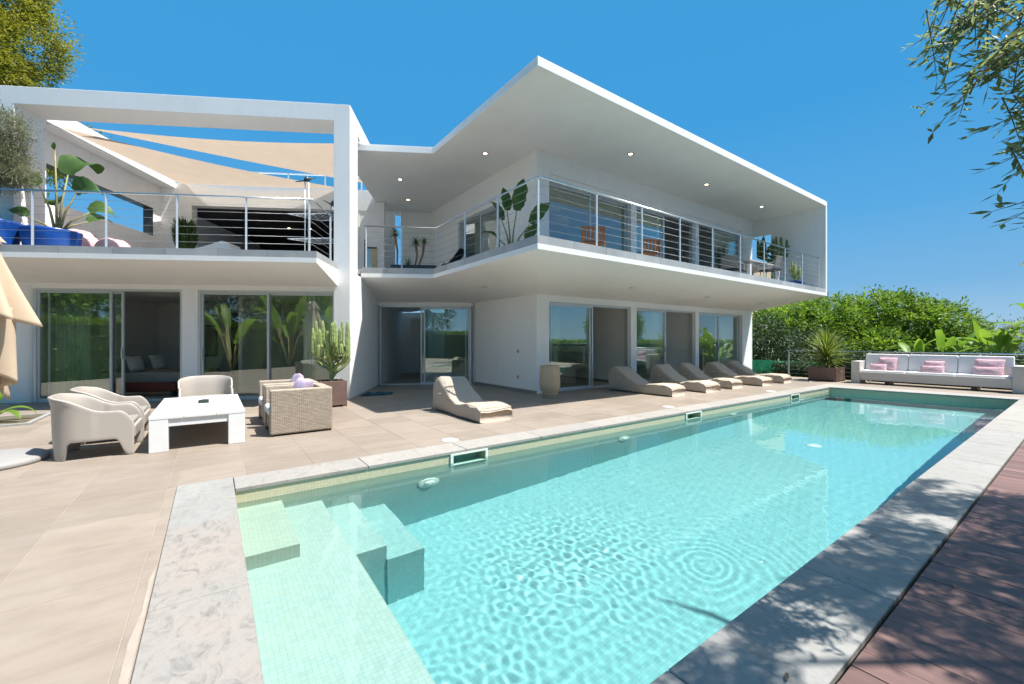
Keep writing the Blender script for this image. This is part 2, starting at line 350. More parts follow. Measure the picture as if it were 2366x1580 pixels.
def npmesh(name, V, F, mat, smooth=False):
    """V (n,3), F (m,3|4) numpy -> mesh"""
    me = bpy.data.meshes.new(name); V = np.asarray(V, np.float32); F = np.asarray(F, np.int32); k = F.shape[1]
    me.vertices.add(len(V)); me.vertices.foreach_set('co', V.ravel()); me.loops.add(F.size); me.loops.foreach_set('vertex_index', F.ravel())
    me.polygons.add(len(F)); me.polygons.foreach_set('loop_start', np.arange(0, F.size, k, dtype=np.int32))
    me.polygons.foreach_set('use_smooth', np.full(len(F), smooth)); me.update(calc_edges=True); me.materials.append(M[mat]); return me
def leaves(P, D, N, L, W, fold=.25, droop=0.):
    """leaf blades: P base points, D directions, N normals, lengths L, widths W -> verts, tris (5 verts, 4 tris each)"""
    n = len(P); D = D/np.linalg.norm(D, axis=1)[:, None]; S = np.cross(D, N); S /= np.linalg.norm(S, axis=1)[:, None]+1e-9; U = np.cross(S, D)
    L = np.broadcast_to(L, n)[:, None]; W = np.broadcast_to(W, n)[:, None]
    mid = P+D*L*.5-U*W*fold; dr = np.zeros((n, 3)); dr[:, 2] = -droop*L[:, 0]
    V = np.stack([P, P+D*L*.45+S*W*.5, P+D*L*.45-S*W*.5, P+D*L+dr, mid], 1).reshape(-1, 3)
    b = np.arange(n)[:, None]*5
    F = np.concatenate([b+np.array([0, 1, 4]), b+np.array([0, 4, 2]), b+np.array([1, 3, 4]), b+np.array([4, 3, 2])], 1).reshape(-1, 3)
    return V, F
def rdir(n, up=0.):
    d = rng.normal(size=(n, 3)); d[:, 2] += up; return d/np.linalg.norm(d, axis=1)[:, None]
def crown(blobs, n_clump, per, clump_r, L, W, up=.3, shell=.55, seed=1, keep=None):
    """leafy crown: leaf clumps spread near the surface of several ellipsoids; blobs = (centre, radii)"""
    g = np.random.default_rng(seed); vol = np.array([r[0]*r[1]+r[1]*r[2]+r[0]*r[2] for c, r in blobs], float); vol /= vol.sum()
    idx = g.choice(len(blobs), n_clump, p=vol); C = np.array([b[0] for b in blobs])[idx]; RR = np.array([b[1] for b in blobs])[idx]
    d = g.normal(size=(n_clump, 3)); d /= np.linalg.norm(d, axis=1)[:, None]; rad = shell+(1-shell)*g.random(n_clump)**.6+g.normal(size=n_clump)*.05
    K = C+d*RR*rad[:, None]
    if keep is not None: m = keep(K); K = K[m]; d = d[m]; n_clump = len(K)
    cr = clump_r*(.6+.8*g.random(n_clump))
    q = g.normal(size=(n_clump, per, 3)); q /= np.linalg.norm(q, axis=2)[:, :, None]; q = q+d[:, None, :]*.7
    P = K[:, None, :]+q*(cr[:, None, None])*(g.random((n_clump, per, 1))**.5)
    D = q+g.normal(size=q.shape)*.5; D[:, :, 2] += up*.3
    N = g.normal(size=q.shape)*.6; N[:, :, 2] += 1
    n = n_clump*per
    return leaves(P.reshape(-1, 3), D.reshape(-1, 3), N.reshape(-1, 3), L*(.7+.6*g.random(n)), W*(.7+.6*g.random(n)), .2, .15)
def blade(mb, p0, d, L, W, bend=.4, n=6, fold=.12, up=Vector((0, 0, 1)), shape=None, jag=0):
    """one long arching leaf with a folded midrib"""
    d = Vector(d).normalized(); s = d.cross(up)
    if s.length < 1e-3: s = Vector((1, 0, 0))
    s.normalize(); vs = []; fs = []; p = Vector(p0); ang = 0
    for i in range(n+1):
        t = i/n; w = W*(shape(t) if shape else math.sin(math.pi*min(1, .12+t*.88))**.8)*.5
        dd = (d*math.cos(ang)-Vector((0, 0, 1))*math.sin(ang)).normalized(); nn = s.cross(dd)
        j = random.uniform(-jag, jag)*w; j2 = random.uniform(-jag, jag)*w
        vs += [p+s*(w+j)+nn*w*fold*2, p, p-s*(w+j2)+nn*w*fold*2]; p = p+dd*(L/n); ang += bend/n
    for i in range(n):
        a = i*3; fs += [(a, a+1, a+4, a+3), (a+1, a+2, a+5, a+4)]
    mb.add(vs, fs, True); return mb
def railing(parent, pts, z0, h, post_at, side=None, ncab=6, name='railing', r=.02, post_r=.017):
    """handrail (part) with posts and cables (sub-parts) along a polyline"""
    P = [Vector((p[0], p[1], z0+h)) for p in pts]
    m = MB().tube(P, r, 10); hr = obj(name, m, 'steel', parent)
    for q in post_at:
        obj('post', MB().box(q[0]-post_r, q[0]+post_r, q[1]-post_r*.7, q[1]+post_r*.7, z0, z0+h-.01), 'aluminium', hr)
    for k in range(ncab):
        z = z0+h*(k+1)/(ncab+1)
        for a, b in zip(pts[:-1], pts[1:]): obj('cable', MB().tube([(a[0], a[1], z), (b[0], b[1], z)], .0035, 5), 'cable', hr)
    return hr
# ------------------------------------------------------------------ ground, sea, terrace, deck, pool
def cone_ground():
    m = MB(); prof = [(0, -.35), (26, -.35), (34, -2.5), (60, -14), (140, -38)]
    n = 72; vs = []; fs = []
    for i, (r, z) in enumerate(prof):
        for k in range(n):
            a = 2*math.pi*k/n; zz = z+(noise.noise((r*.1*math.cos(a), r*.1*math.sin(a), i))*r*.05 if r > 30 else 0)
            if r < 30: zz = -1.9
            vs.append((8+r*math.cos(a), 4+r*math.sin(a), zz))
    for i in range(len(prof)-1):
        for k in range(n): fs.append((i*n+k, i*n+(k+1) % n, (i+1)*n+(k+1) % n, (i+1)*n+k))
    return m.add(vs, fs, True)
tag(obj('ground', cone_ground(), 'hill'), kind='structure')
tag(obj('sea', MB().add([(-9000, -9000, -37), (9000, -9000, -37), (9000, 9000, -37), (-9000, 9000, -37)], [(0, 1, 2, 3)]), 'sea_water'), kind='structure')
# terrace: mortar bed with recessed joints, one object per tile
terrace = thing('terrace', None, None, (-3, 5, 0)); terrace['kind'] = 'structure'
def rects_minus(x0, x1, y0, y1, cx0, cx1, cy0, cy1):
    """rectangle minus a cut rectangle -> list of rectangles"""
    if x1 <= cx0 or x0 >= cx1 or y1 <= cy0 or y0 >= cy1: return [(x0, x1, y0, y1)]
    out = []
    if x0 < cx0: out.append((x0, cx0, y0, y1)); x0 = cx0
    if x1 > cx1: out.append((cx1, x1, y0, y1)); x1 = cx1
    if y0 < cy0: out.append((x0, x1, y0, cy0)); y0 = cy0
    if y1 > cy1: out.append((x0, x1, cy1, y1))
    return out
TX0, TX1, TY0, TY1 = -9.0, 17.75, -4.0, 14.4
PO = (-.265, 15.62, .62, 4.98)          # outer outline of the pool coping
for k, r in enumerate([(TX0, PO[0], TY0, TY1), (PO[0], TX1, PO[3], TY1), (PO[1], TX1, -4.2, PO[3])]):
    obj('mortar_bed', MB().box(r[0], r[1], r[2], r[3], -.25, -.003), 'grout', terrace)
tiles = []
i0 = -14
for i in range(i0, 30):
    for j in range(-12, 21):
        x0 = -.333+.62*i; y0 = 2.575+.595*j; x1, y1 = x0+.62, y0+.595; g = .0022
        for (a, b, c, d) in rects_minus(x0, x1, y0, y1, *PO):
            a, b, c, d = max(a, TX0)+g, min(b, TX1)-g, max(c, TY0)+g, min(d, TY1)-g
            if b-a < .03 or d-c < .03: continue
            cx_, cy_ = (a+b)/2, (c+d)/2
            if cx_ > -.3 and cy_ < .62 and cx_ < 15.6: continue       # the wood deck lies there
            if cx_ > 6.95 and cy_ > 8.7: continue                     # under the house
            q = WING.inverted() @ Vector((cx_, cy_, 0))
            if q.x < -.5 and q.y > .5: continue
            if q.y > 3.4: continue
            X = .8141*cx_-.5807*cy_; Y = .5807*cx_+.8141*cy_
            if Y < 1.2 or abs(X/Y) > 1.3: size = 0
            else: size = (b-a)*(d-c)/Y**3
            tiles.append((size, a, b, c, d))
tiles.sort(key=lambda t: -t[0])
def tile_mb(a, b, c, d, m=None):
    m = m or MB(); h = random.uniform(-.0008, .0008); e = .002; z0, z1 = -.01, h
    z0 = -.008; vs = [(a, c, z0), (b, c, z0), (b, d, z0), (a, d, z0), (a, c, z1-e), (b, c, z1-e), (b, d, z1-e), (a, d, z1-e), (a+e, c+e, z1), (b-e, c+e, z1), (b-e, d-e, z1), (a+e, d-e, z1)]
    return m.add(vs, [(8, 9, 10, 11)]+[(4+k, 4+(k+1) % 4, 8+(k+1) % 4, 8+k) for k in range(4)]+[(k, (k+1) % 4, 4+(k+1) % 4, 4+k) for k in range(4)])
rest = MB()
for n, (s_, a, b, c, d) in enumerate(tiles):
    if n < 298: obj('tile', tile_mb(a, b, c, d), 'terrace_tile', terrace)
    else: tile_mb(a, b, c, d, rest)
obj('tile_field', rest, 'terrace_tile', terrace, kind='stuff')
mp = [(-.268, 1.1), (-.268, 3.3), (-.29, 3.1), (-.285, 2.75), (-.305, 2.5), (-.30, 2.2), (-.33, 1.9), (-.31, 1.6), (-.30, 1.3)]
obj('mortar_repair', MB().prism(list(reversed(mp)), .0012, .004), 'mortar', terrace)
for bx0, bx1, by0, by1 in ((6.69, 6.675, 8.31, 11.3),): obj('skirting', MB().box(6.675, 6.69, 8.3, 11.37, .002, .075), 'base_grey', terrace)
# white lids of the skimmers, sunk in the terrace beside the coping
for x, y in ((2.63, 5.13), (7.58, 5.13), (12.13, 5.13)):
    l = obj('skimmer_lid', MB().lathe([(.115, 0), (.115, .004), (.105, .006), (.0, .006)], (x, y, .001), 28), 'ceramic_white', terrace)
# wood deck
deck = thing('wood_deck', None, None, (4, 0, 0)); deck['kind'] = 'structure'
obj('deck_substructure', MB().box(-.26, 15.6, -4.2, .58, -.3, -.035), 'earth', deck)
x = -.255; k = 0
while x < 15.55 and k < 300:
    w = .143; z1 = random.uniform(-.0015, .0015)-.004
    for (yy0, yy1) in ((-4.2, .607),):
        obj('board', MB().box(x, x+w-.004, yy0, yy1, -.032, z1), 'deck_board', deck)
    x += w; k += 1
# pool
PA_, PB_, PC_, PD_ = (.17, 1.03), (.17, 4.58), (14.59, 4.58), (15.06, 1.10)
pool = thing('pool', None, None, (7.5, 2.8, -1.6)); pool['kind'] = 'structure'
FL = -1.64
rec = []
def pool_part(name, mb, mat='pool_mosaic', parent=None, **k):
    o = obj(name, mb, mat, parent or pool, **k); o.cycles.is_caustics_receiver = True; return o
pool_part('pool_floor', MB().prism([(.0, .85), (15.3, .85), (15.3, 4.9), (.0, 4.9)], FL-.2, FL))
SK = [(2.39, 2.85), (7.36, 7.82), (12.0, 12.46)]
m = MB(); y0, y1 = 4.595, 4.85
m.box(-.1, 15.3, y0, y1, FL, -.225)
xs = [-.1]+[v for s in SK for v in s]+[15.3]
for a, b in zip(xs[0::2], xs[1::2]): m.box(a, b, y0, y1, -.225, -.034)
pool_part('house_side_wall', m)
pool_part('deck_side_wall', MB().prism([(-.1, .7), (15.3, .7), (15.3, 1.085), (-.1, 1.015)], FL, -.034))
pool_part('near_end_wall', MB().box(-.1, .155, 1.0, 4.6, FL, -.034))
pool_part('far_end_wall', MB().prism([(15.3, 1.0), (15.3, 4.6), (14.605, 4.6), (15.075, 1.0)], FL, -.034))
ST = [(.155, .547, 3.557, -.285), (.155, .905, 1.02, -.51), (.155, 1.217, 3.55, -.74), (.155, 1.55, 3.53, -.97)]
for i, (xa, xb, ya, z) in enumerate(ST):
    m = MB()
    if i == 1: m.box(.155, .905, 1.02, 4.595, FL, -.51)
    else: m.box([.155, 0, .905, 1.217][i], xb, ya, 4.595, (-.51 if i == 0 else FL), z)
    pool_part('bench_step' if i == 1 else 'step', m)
for a, b in SK:
    f = MB(); z0, z1 = -.245, -.030; t = .035
    f.box(a-t, a, 4.575, 4.60, z0, z1).box(b, b+t, 4.575, 4.60, z0, z1).box(a, b, 4.575, 4.60, z0, z0+t*.8).box(a, b, 4.575, 4.60, z1-t*.6, z1)
    fr = pool_part('skimmer', f, 'pool_plastic')
    g = MB().box(a-.02, b+.02, 4.80, 4.84, -.225, -.03).box(a, b, 4.6, 4.8, -.222, -.21); pool_part('skimmer_throat', g, 'skimmer_dark', fr)
for x in (2.07, 5.55, 9.1, 12.6):
    T = Matrix.Translation((x, 4.594, -.66)) @ Matrix.Rotation(R(90), 4, 'X')
    l = pool_part('pool_light', MB(T).lathe([(.135, 0), (.135, .012), (.12, .018), (0, .018)], n=28), 'pool_plastic')
    pool_part('lens', MB(T).lathe([(.065, .018), (.06, .04), (.03, .05), (0, .052)], n=20), 'ceramic_white', l)
pool_part('drain', MB().lathe([(.12, 0), (.12, .012), (0, .014)], (8.5, 2.9, FL), 24), 'pool_plastic')
# coping stones, one object each, lip 33 mm over the lining
def stone(poly, mat, z1=.004):
    g = .003; c = Vector((sum(p[0] for p in poly)/len(poly), sum(p[1] for p in poly)/len(poly)))
    q = [(p[0]+g*(1 if p[0] < c.x else -1), p[1]+g*(1 if p[1] < c.y else -1)) for p in poly]
    z = z1+random.uniform(-.001, .001)
    obj('coping_stone', MB().prism(q, -.033, z), mat, pool, bevel=.004, seg=1)
ys = [.62, 1.75, 2.9, 3.85, 4.45, 4.98]
stone([(-.265, 4.35), (.17, 4.35), (.17, 4.98), (-.265, 4.98)], 'coping_grey')
stone([(-.265, 3.87), (.17, 3.87), (.17, 4.35), (-.265, 4.35)], 'coping_grey')
for a, b in ((.62, 1.6), (1.6, 2.75), (2.75, 3.87)): stone([(-.265, a), (.17, a), (.17, b), (-.265, b)], 'coping_worn')
x = .17
while x < 14.6:
    x2 = min(x+1.2, 14.59); stone([(x, 4.58), (x2, 4.58), (x2, 4.98), (x, 4.98)], 'coping_pale'); x = x2+1e-4 if x2 < 14.58 else 99
x = .17
while x < 15.0:
    x2 = min(x+1.35, 15.06); f = lambda q: 1.03+.07*(q-.17)/14.89
    stone([(x, .62), (x2, .62), (x2, f(x2)), (x, f(x))], 'coping_grey' if x < 9 else 'coping_pale'); x = x2+1e-4 if x2 < 15.05 else 99
stone([(15.06, .62), (15.62, .62), (15.62, 1.1), (15.06, 1.1)], 'coping_pale')
for a, b in ((1.1, 2.25), (2.25, 3.4), (3.4, 4.58)):
    f = lambda q: 15.06-.47*(q-1.1)/3.48
    stone([(f(a), a), (15.62, a), (15.62, b), (f(b), b)], 'coping_pale')
stone([(14.59, 4.58), (15.62, 4.58), (15.62, 4.98), (14.59, 4.98)], 'coping_pale')
# water: a rippled sheet with real refraction; the sun's caustics fall on the lining through it
def water():
    NX, NY = 900, 220; u, v = np.meshgrid(np.linspace(0, 1, NX+1)**1.6, np.linspace(0, 1, NY+1))
    ya = 1.0+(u*0+0); X0 = .14+u*0
    y = (1.0+.07*u)*(1-v)+4.60*v; x1 = 15.09-.47*(y-1.1)/3.48; x = .145+(x1-.145)*u
    z = np.full_like(x, -.14)
    g = np.random.default_rng(3)
    for k in range(26):
        lam = .28*(.62**(k/5)) if k < 20 else 1.3; th = g.uniform(0, 2*math.pi); kk = 2*math.pi/lam
        z += (.00004*lam/.2)*np.sin(kk*(x*math.cos(th)+y*math.sin(th))+g.uniform(0, 6.28))*(1+.6*np.sin(x*1.7+k)*np.sin(y*1.9+k*2))
    for (cx_, cy_, A, lam, sp) in ((4.2, 1.85, .00016, .10, .85), (1.5, 2.0, .0002, .09, .5)):
        r = np.hypot((x-cx_), (y-cy_))+.03*np.sin(7*x+3*y)+.02*np.sin(11*y-5*x); r = np.sqrt(r*r+.0016); z += A*np.exp(-(r/sp)**1.4)*np.sin(2*math.pi*r/lam)*(1-np.exp(-r/.04))
    # return-jet turbulence towards the house
    jet = np.exp(-(((x-3.2)/1.0)**2+((y-2.7)/.8)**2))+.8*np.exp(-(((x-1.75)/.5)**2+((y-1.9)/.45)**2))
    for k in range(46):
        lam = g.uniform(.065, .14); th = g.uniform(0, 2*math.pi); kk = 2*math.pi/lam
        z += jet*.000062*lam/.1*np.sin(kk*(x*math.cos(th)+y*math.sin(th))+g.uniform(0, 6.28)+1.5*np.sin(x*5+k)*np.sin(y*4+k))
    V = np.stack([x, y, z], -1).reshape(-1, 3); w = NX+1
    j, i = np.meshgrid(np.arange(NY), np.arange(NX), indexing='ij'); a = (j*w+i).ravel()
    F = np.stack([a, a+1, a+w+1, a+w], 1); return npmesh('pool_water', V, F, 'pool_water', True)
wo = obj('pool_water', water(), None); wo.cycles.is_caustics_caster = True; tag(wo, kind='structure')
# ------------------------------------------------------------------ the villa
villa = thing('villa', 'white modernist two-storey villa with cantilevered balconies beside the pool', 'house', (8, 10, 0))
def V(name, mb, mat='plaster', parent=None, **k): return obj(name, mb, mat, parent or villa, **k)
J, JI = wing(0, 1.006), wing(0, 3.117); JT = wing(-.5, 1.006)
A1, A2 = 6.69, 18.0
OP = [(7.11, 10.37), (10.64, 13.87), (14.09, 17.2)]
def facade(y0, y1, z0, zh, z1, name):
    m = MB(); xs = [A1]+[v for o in OP for v in o]+[A2]
    for a, b in zip(xs[0::2], xs[1::2]): m.box(a, b, y0, y1, z0, zh)
    m.box(A1, A2, y0, y1, zh, z1); return V(name, m)
facade(8.31, 8.56, 0, 2.37, 3.0, 'lower_facade_wall')
facade(8.31, 8.56, 3.07, 5.52, 5.54, 'upper_facade_wall')
V('upper_lintel', MB().box(A1, A2, 8.37, 8.56, 5.54, 5.70).box(A1, 7.11, 8.31, 8.37, 5.54, 5.70).box(17.2, A2, 8.31, 8.37, 5.54, 5.70).box(A1, A2, 8.31, 8.56, 5.70, 6.2))
V('side_wall', MB().box(A1, 6.94, 8.56, 11.38, 0, 3.0))
V('side_wall', MB().box(A1+.03, 6.97, 8.56, 10.02, 3.0, 6.2).box(A1+.03, 6.97, 12.52, 15.2, 3.0, 6.2).box(A1+.03, 6.97, 10.02, 12.52, 5.32, 6.2))
V('end_wall', MB().box(17.75, 18.0, 8.56, 14.0, -.3, 6.2))
V('back_wall', MB().box(6.94, 17.75, 13.8, 14.0, 0, 2.53).box(6.97, 17.75, 13.8, 14.0, 3.2, 6.2))
# floor slab: outer fascia, soffit rising outwards to a thin edge, body over the rooms
E0, C0, I0 = (18.12, 5.77), (4.67, 5.77), (4.67, 10.07); E1, C1, I1 = (18.0, 8.31), (A1, 8.31), (A1, 11.39)
zo, zi, zt = 2.97, 2.53, 3.07
vs = [(*E0, zo), (*C0, zo), (*I0, zo), (J.x, J.y, zo), (*E1, zi), (*C1, zi), (*I1, zi), (JI.x, JI.y, zi),
      (*E0, zt), (*C0, zt), (*I0, zt), (J.x, J.y, zt), (*E1, zt), (*C1, zt), (*I1, zt), (JI.x, JI.y, zt)]
fs = [(0, 1, 5, 4), (1, 2, 6, 5), (2, 3, 7, 6), (0, 8, 9, 1), (1, 9, 10, 2), (2, 10, 11, 3), (8, 12, 13, 9), (9, 13, 14, 10), (10, 14, 15, 11), (0, 4, 12, 8)]
slab = V('balcony_slab', MB().add(vs, fs), 'plaster')
WB = wing(-.5, 3.117); WB2 = wing(-.5, 7.2)
V('floor_slab', MB().box(A1, A2, 8.315, 14.0, 2.53, 3.065))
V('hall_slab', MB().prism([(WB.x, WB.y), (JI.x, JI.y), (A1, 11.39), (A1, 16.6), (4.5, 17.6), (WB2.x, WB2.y)], 2.53, 3.065))
# balcony floor and grey stone edge
V('balcony_floor', MB().prism([(4.9, 6.0), (18.0, 6.0), (18.0, 8.31), (A1, 8.31), (A1, 16.5), (WB2.x, WB2.y), (JT.x+.1, JT.y), (4.9, 10.2)], 3.066, 3.185), 'fascia_stone')
def edge_stones(p, q, n, z0=3.07, z1=3.22, w=.26, inset=.004):
    p, q = Vector(p), Vector(q); d = (q-p); L = d.length; d.normalize(); nrm = Vector((-d.y, d.x))
    for k in range(n):
        a = p+d*(L*k/n+.003)+nrm*inset; b = p+d*(L*(k+1)/n-.003)+nrm*inset
        V('edge_stone', MB().prism([(a.x, a.y), (b.x, b.y), (b.x+nrm.x*w, b.y+nrm.y*w), (a.x+nrm.x*w, a.y+nrm.y*w)], z0, z1), 'fascia_stone')
edge_stones((4.67, 5.77), (18.0, 5.77), 15)
edge_stones((4.67, 10.07), (4.67, 6.03), 5)
edge_stones((J.x, J.y), (4.67+.12, 10.0), 3)
# roof canopy
R3 = wing(-.5, 6.3)
cp = [(4.67, 5.77), (18.12, 5.77), (18.12, 16), (6.72, 16), (R3.x, R3.y), (JT.x, JT.y), (4.67, 10.07)]
V('roof_canopy', MB().prism(cp, 6.20, 6.37), bevel=.008)
V('roof_capping', MB().prism([(4.70, 5.80), (18.09, 5.80), (18.09, 15.9), (6.8, 15.9), (4.70, 12)], 6.371, 6.40))
V('end_screen', MB().box(18.0, 18.118, 5.772, 7.6, 2.972, 6.198).box(18.0, 18.118, 7.6, 8.31, 5.57, 6.198).box(18.001, 18.118, 8.31, 10.5, 5.57, 6.198))
V('rear_wall', MB(WING).box(.2, 1.62, 6.13, 6.35, 3.12, 6.199).box(-.5, -.07, 6.13, 6.5, 3.12, 6.199).box(.2, .95, 6.35, 9, 3.12, 5.9), bevel=.003)
# ceiling spotlights
for (x, y) in ((5.76, 9.27), (4.6, 12.24), (5.49, 13.85), (8.84, 7.1), (12.49, 7.12), (16.18, 7.14)):
    s_ = V('ceiling_spotlight', MB().lathe([(.085, 0), (.085, -.012), (.055, -.012), (.055, -.004)], (x, y, 6.199), 18), 'steel')
    V('bulb', MB().lathe([(.052, 0), (.045, -.01), (.0, -.013)], (x, y, 6.195), 14), 'lamp_lit', s_)
def soff(y): return zo-(zo-zi)*(y-5.77)/2.54
for (x, y, z) in ((5.14, 11.4, 2.60), (5.7, 9.2, 2.745), (8.91, 7.12, soff(7.12)), (12.65, 7.2, soff(7.2)), (16.23, 7.2, soff(7.2))):
    s_ = V('ceiling_spotlight', MB().lathe([(.085, 0.02), (.085, -.018), (.05, -.018), (.05, 0)], (x, y, z), 18), 'aluminium')
    V('bulb', MB().lathe([(.048, .01), (.03, -.01), (0, -.012)], (x, y, z), 12), 'base_grey', s_)
T = Matrix.Translation((6.69, 9.0, 0)) @ Matrix.Rotation(R(-90), 4, 'Y')
for z in (1.02, .33): V('wall_socket', MB().box(6.672, 6.69, 9.05, 9.14, z, z+.09), 'lamp_shade', bevel=.008)
# ---- windows and sliding doors: frame is the part, leaves / panes / handles its sub-parts
def window(T, x0, x1, z0, z1, panes, name='sliding_door', d=.14, fw=.05, handle=None, parent=None):
    """T: x along the wall, y inwards. panes: (xa, xb, depth offset)"""
    m = MB(T); m.box(x0, x0+fw, d-.05, d+.07, z0, z1).box(x1-fw, x1, d-.05, d+.07, z0, z1).box(x0+fw, x1-fw, d-.05, d+.07, z1-fw, z1).box(x0+fw, x1-fw, d-.05, d+.07, z0, z0+.035)
    fr = V(name, m, 'aluminium', parent)
    for i, (a, b, o) in enumerate(panes):
        y = d+o; w = .045; q = MB(T)
        q.box(a, a+w, y-.02, y+.02, z0+.036, z1-fw-.001).box(b-w, b, y-.02, y+.02, z0+.036, z1-fw-.001).box(a+w, b-w, y-.02, y+.02, z1-fw-w, z1-fw-.001).box(a+w, b-w, y-.02, y+.02, z0+.036, z0+.036+w)
        V('leaf_frame', q, 'aluminium', fr)
        V('pane', MB(T).box(a+w-.005, b-w+.005, y-.005, y+.005, z0+.036+w-.005, z1-fw-w+.005), 'glass', fr)
        if handle and handle[i] is not None:
            hx = a+.022 if handle[i] < 0 else b-.022
            V('handle', MB(T).box(hx-.014, hx+.014, y-.055, y-.02, z0+.95, z0+1.18), 'aluminium', fr, bevel=.006)
    return fr
TF = Matrix.Translation((0, 8.31, 0))
window(TF, 7.11, 10.37, 0, 2.37, [(7.16, 8.75, 0), (7.30, 8.90, .045)], handle=[1, None])
window(TF, 10.64, 13.87, 0, 2.37, [(10.69, 12.28, 0), (10.80, 12.38, .045)], handle=[1, None])
window(TF, 14.09, 17.2, 0, 2.37, [(14.14, 15.66, 0), (15.63, 17.15, .045)], handle=[1, None])
window(TF, 7.11, 10.37, 3.2, 5.54, [(7.16, 8.76, 0), (8.72, 10.32, .045)])
window(TF, 10.64, 13.87, 3.2, 5.54, [(10.69, 12.2, 0), (10.8, 12.30, .045)])
window(TF, 14.09, 17.2, 3.2, 5.54, [(15.3, 17.15, 0), (15.5, 17.15, .045)])
TS = Matrix(((0, 1, 0, 6.72), (1, 0, 0, 0), (0, 0, 1, 0), (0, 0, 0, 1)))
window(TS, 10.02, 12.52, 3.2, 5.32, [(10.07, 11.25, 0), (11.2, 12.47, .045)], d=.1)
ET = WING @ Matrix.Translation((0, 3.117, 0))
window(ET, .04, 2.82, .0, 2.42, [(1.36, 2.77, 0), (1.26, 2.67, .045)], d=.0, handle=[1, None])
V('entrance_wall', MB(ET).box(0, 2.86, -.05, .15, 2.42, 2.53))
# ---- rooms behind the glass
V('room_floor', MB().box(6.95, 17.74, 8.47, 13.79, -.02, .006), 'interior_floor')
V('room_floor', MB().box(6.98, 17.74, 8.57, 13.79, 3.186, 3.2), 'interior_floor')
V('partition', MB().box(10.46, 10.58, 8.57, 13.79, .007, 2.529), 'interior')
V('partition', MB().box(13.95, 14.05, 8.57, 13.79, .007, 2.529), 'interior')
V('partition', MB().box(12.9, 13.949, 9.9, 10.0, .007, 2.529), 'interior')
V('partition', MB().box(15.4, 17.74, 10.9, 11.0, .007, 2.529), 'interior')
V('skirting', MB().box(10.448, 10.46, 8.58, 13.78, .007, .08), 'base_grey')
V('partition', MB().box(12.5, 12.6, 8.9, 13.79, 3.201, 6.199), 'interior')
H = lambda s, t: tuple(wing(s, t)[:2])
V('hall_floor', MB().prism([H(.0, 3.15), H(2.85, 3.15), H(2.85, 8), H(0, 8)], -.02, .006), 'interior_floor')
V('hall_wall', MB(WING).box(-.1, -.002, 3.12, 8, 0, 2.529), 'interior')
V('hall_wall', MB(WING).box(1.15, 1.25, 5.4, 8, 0.007, 2.529).box(-.1, 4, 8, 8.1, 0, 2.529), 'interior')
V('hall_wall', MB(WING).box(2.86, 2.95, 3.2, 8, 0.007, 2.529), 'interior')
V('kitchen_cupboard', MB(WING).box(.55, 1.149, 6.3, 6.9, 1.45, 2.2), 'interior', bevel=.005)
# ---- guest wing
W = MB(WING)
V('corner_pillar', MB(WING).box(-.363, 0, 0, .675, 0, 6.8), bevel=.006)
V('wing_side_wall', MB(WING).box(-.30, 0, .675, 3.6, 0, 2.97))
V('front_beam', MB(WING).box(-7.31, -.363, 0, .675, 6.42, 6.8), bevel=.008)
V('side_beam', MB(WING).box(-.363, 0, .675, 5.0, 6.42, 6.8))
V('left_pillar', MB(WING).box(-7.31, -6.95, 0, .675, 3.12, 6.42))
V('side_beam', MB(WING).box(-7.7, -6.95, .675, 5.0, 6.42, 6.8))
sw = MB(WING).box(-7.7, -7.4, .68, 1.2, 3.12, 6.419).box(-7.7, -7.4, 1.2, 4.67, 3.12, 4.74).box(-7.7, -7.4, 1.2, 4.67, 5.63, 6.419).box(-7.7, -7.4, 4.67, 5.0, 3.12, 6.419)
V('terrace_side_wall', sw)
V('window_reveal', MB(WING).box(-7.69, -7.405, 4.655, 4.668, 4.745, 5.628).box(-7.69, -7.405, 1.21, 4.655, 5.618, 5.629), 'dark_metal')
V('rear_pillar', MB(WING).box(-7.7, -6.45, 5.0, 5.3, 3.12, 6.58))
V('rear_beam', MB(WING).box(-6.45, -.501, 5.0, 5.3, 5.86, 6.58))
V('rear_wall', MB(WING).box(-1.75, -1.05, 5.0, 5.3, 3.12, 5.859).box(-1.05, -.2, 5.02, 5.3, 3.12, 6.19))
V('terrace_door', MB(WING).box(-.86, -.82, 4.97, 5.02, 3.19, 4.86).box(-.82, -.44, 4.98, 5.02, 4.56, 4.60), 'dark_metal')
V('door_panel', MB(WING).box(-.81, -.62, 4.985, 5.018, 3.19, 4.55), 'glass')
V('door_panel', MB(WING).box(-.61, -.44, 4.985, 5.018, 3.19, 4.55), 'ochre_wall')
V('rear_ceiling', MB(WING).box(-7.2, -1.0, 5.3, 11, 5.86, 5.95), 'charcoal')
V('rear_roof', MB(WING).box(-7.7, -1.0, 5.3, 11, 5.951, 6.58))
V('lounge_wall', MB(WING).box(-7.7, -1.0, 10.9, 11, 3.12, 5.859), 'charcoal')
V('lounge_wall', MB(WING).box(-1.1, -1.0, 5.3, 10.9, 3.12, 5.859), 'charcoal')
V('lounge_side_wall', MB(WING).box(-7.2, -7.05, 5.3, 6.6, 3.12, 5.859).box(-7.2, -7.05, 6.6, 8.0, 3.12, 3.3).box(-7.2, -7.05, 6.6, 8.0, 4.75, 5.859).box(-7.2, -7.05, 8.0, 10.9, 3.12, 5.859))
for s_ in (-4.4, -3.6, -2.8, -2.0):
    q = V('ceiling_spotlight', MB(WING).lathe([(.08, 0), (.08, -.012), (.05, -.012)], (s_, 7.6, 5.859), 14), 'steel')
    V('bulb', MB(WING).lathe([(.05, 0), (.04, -.014), (0, -.018)], (s_, 7.6, 5.85), 12), 'lamp_lit', q)
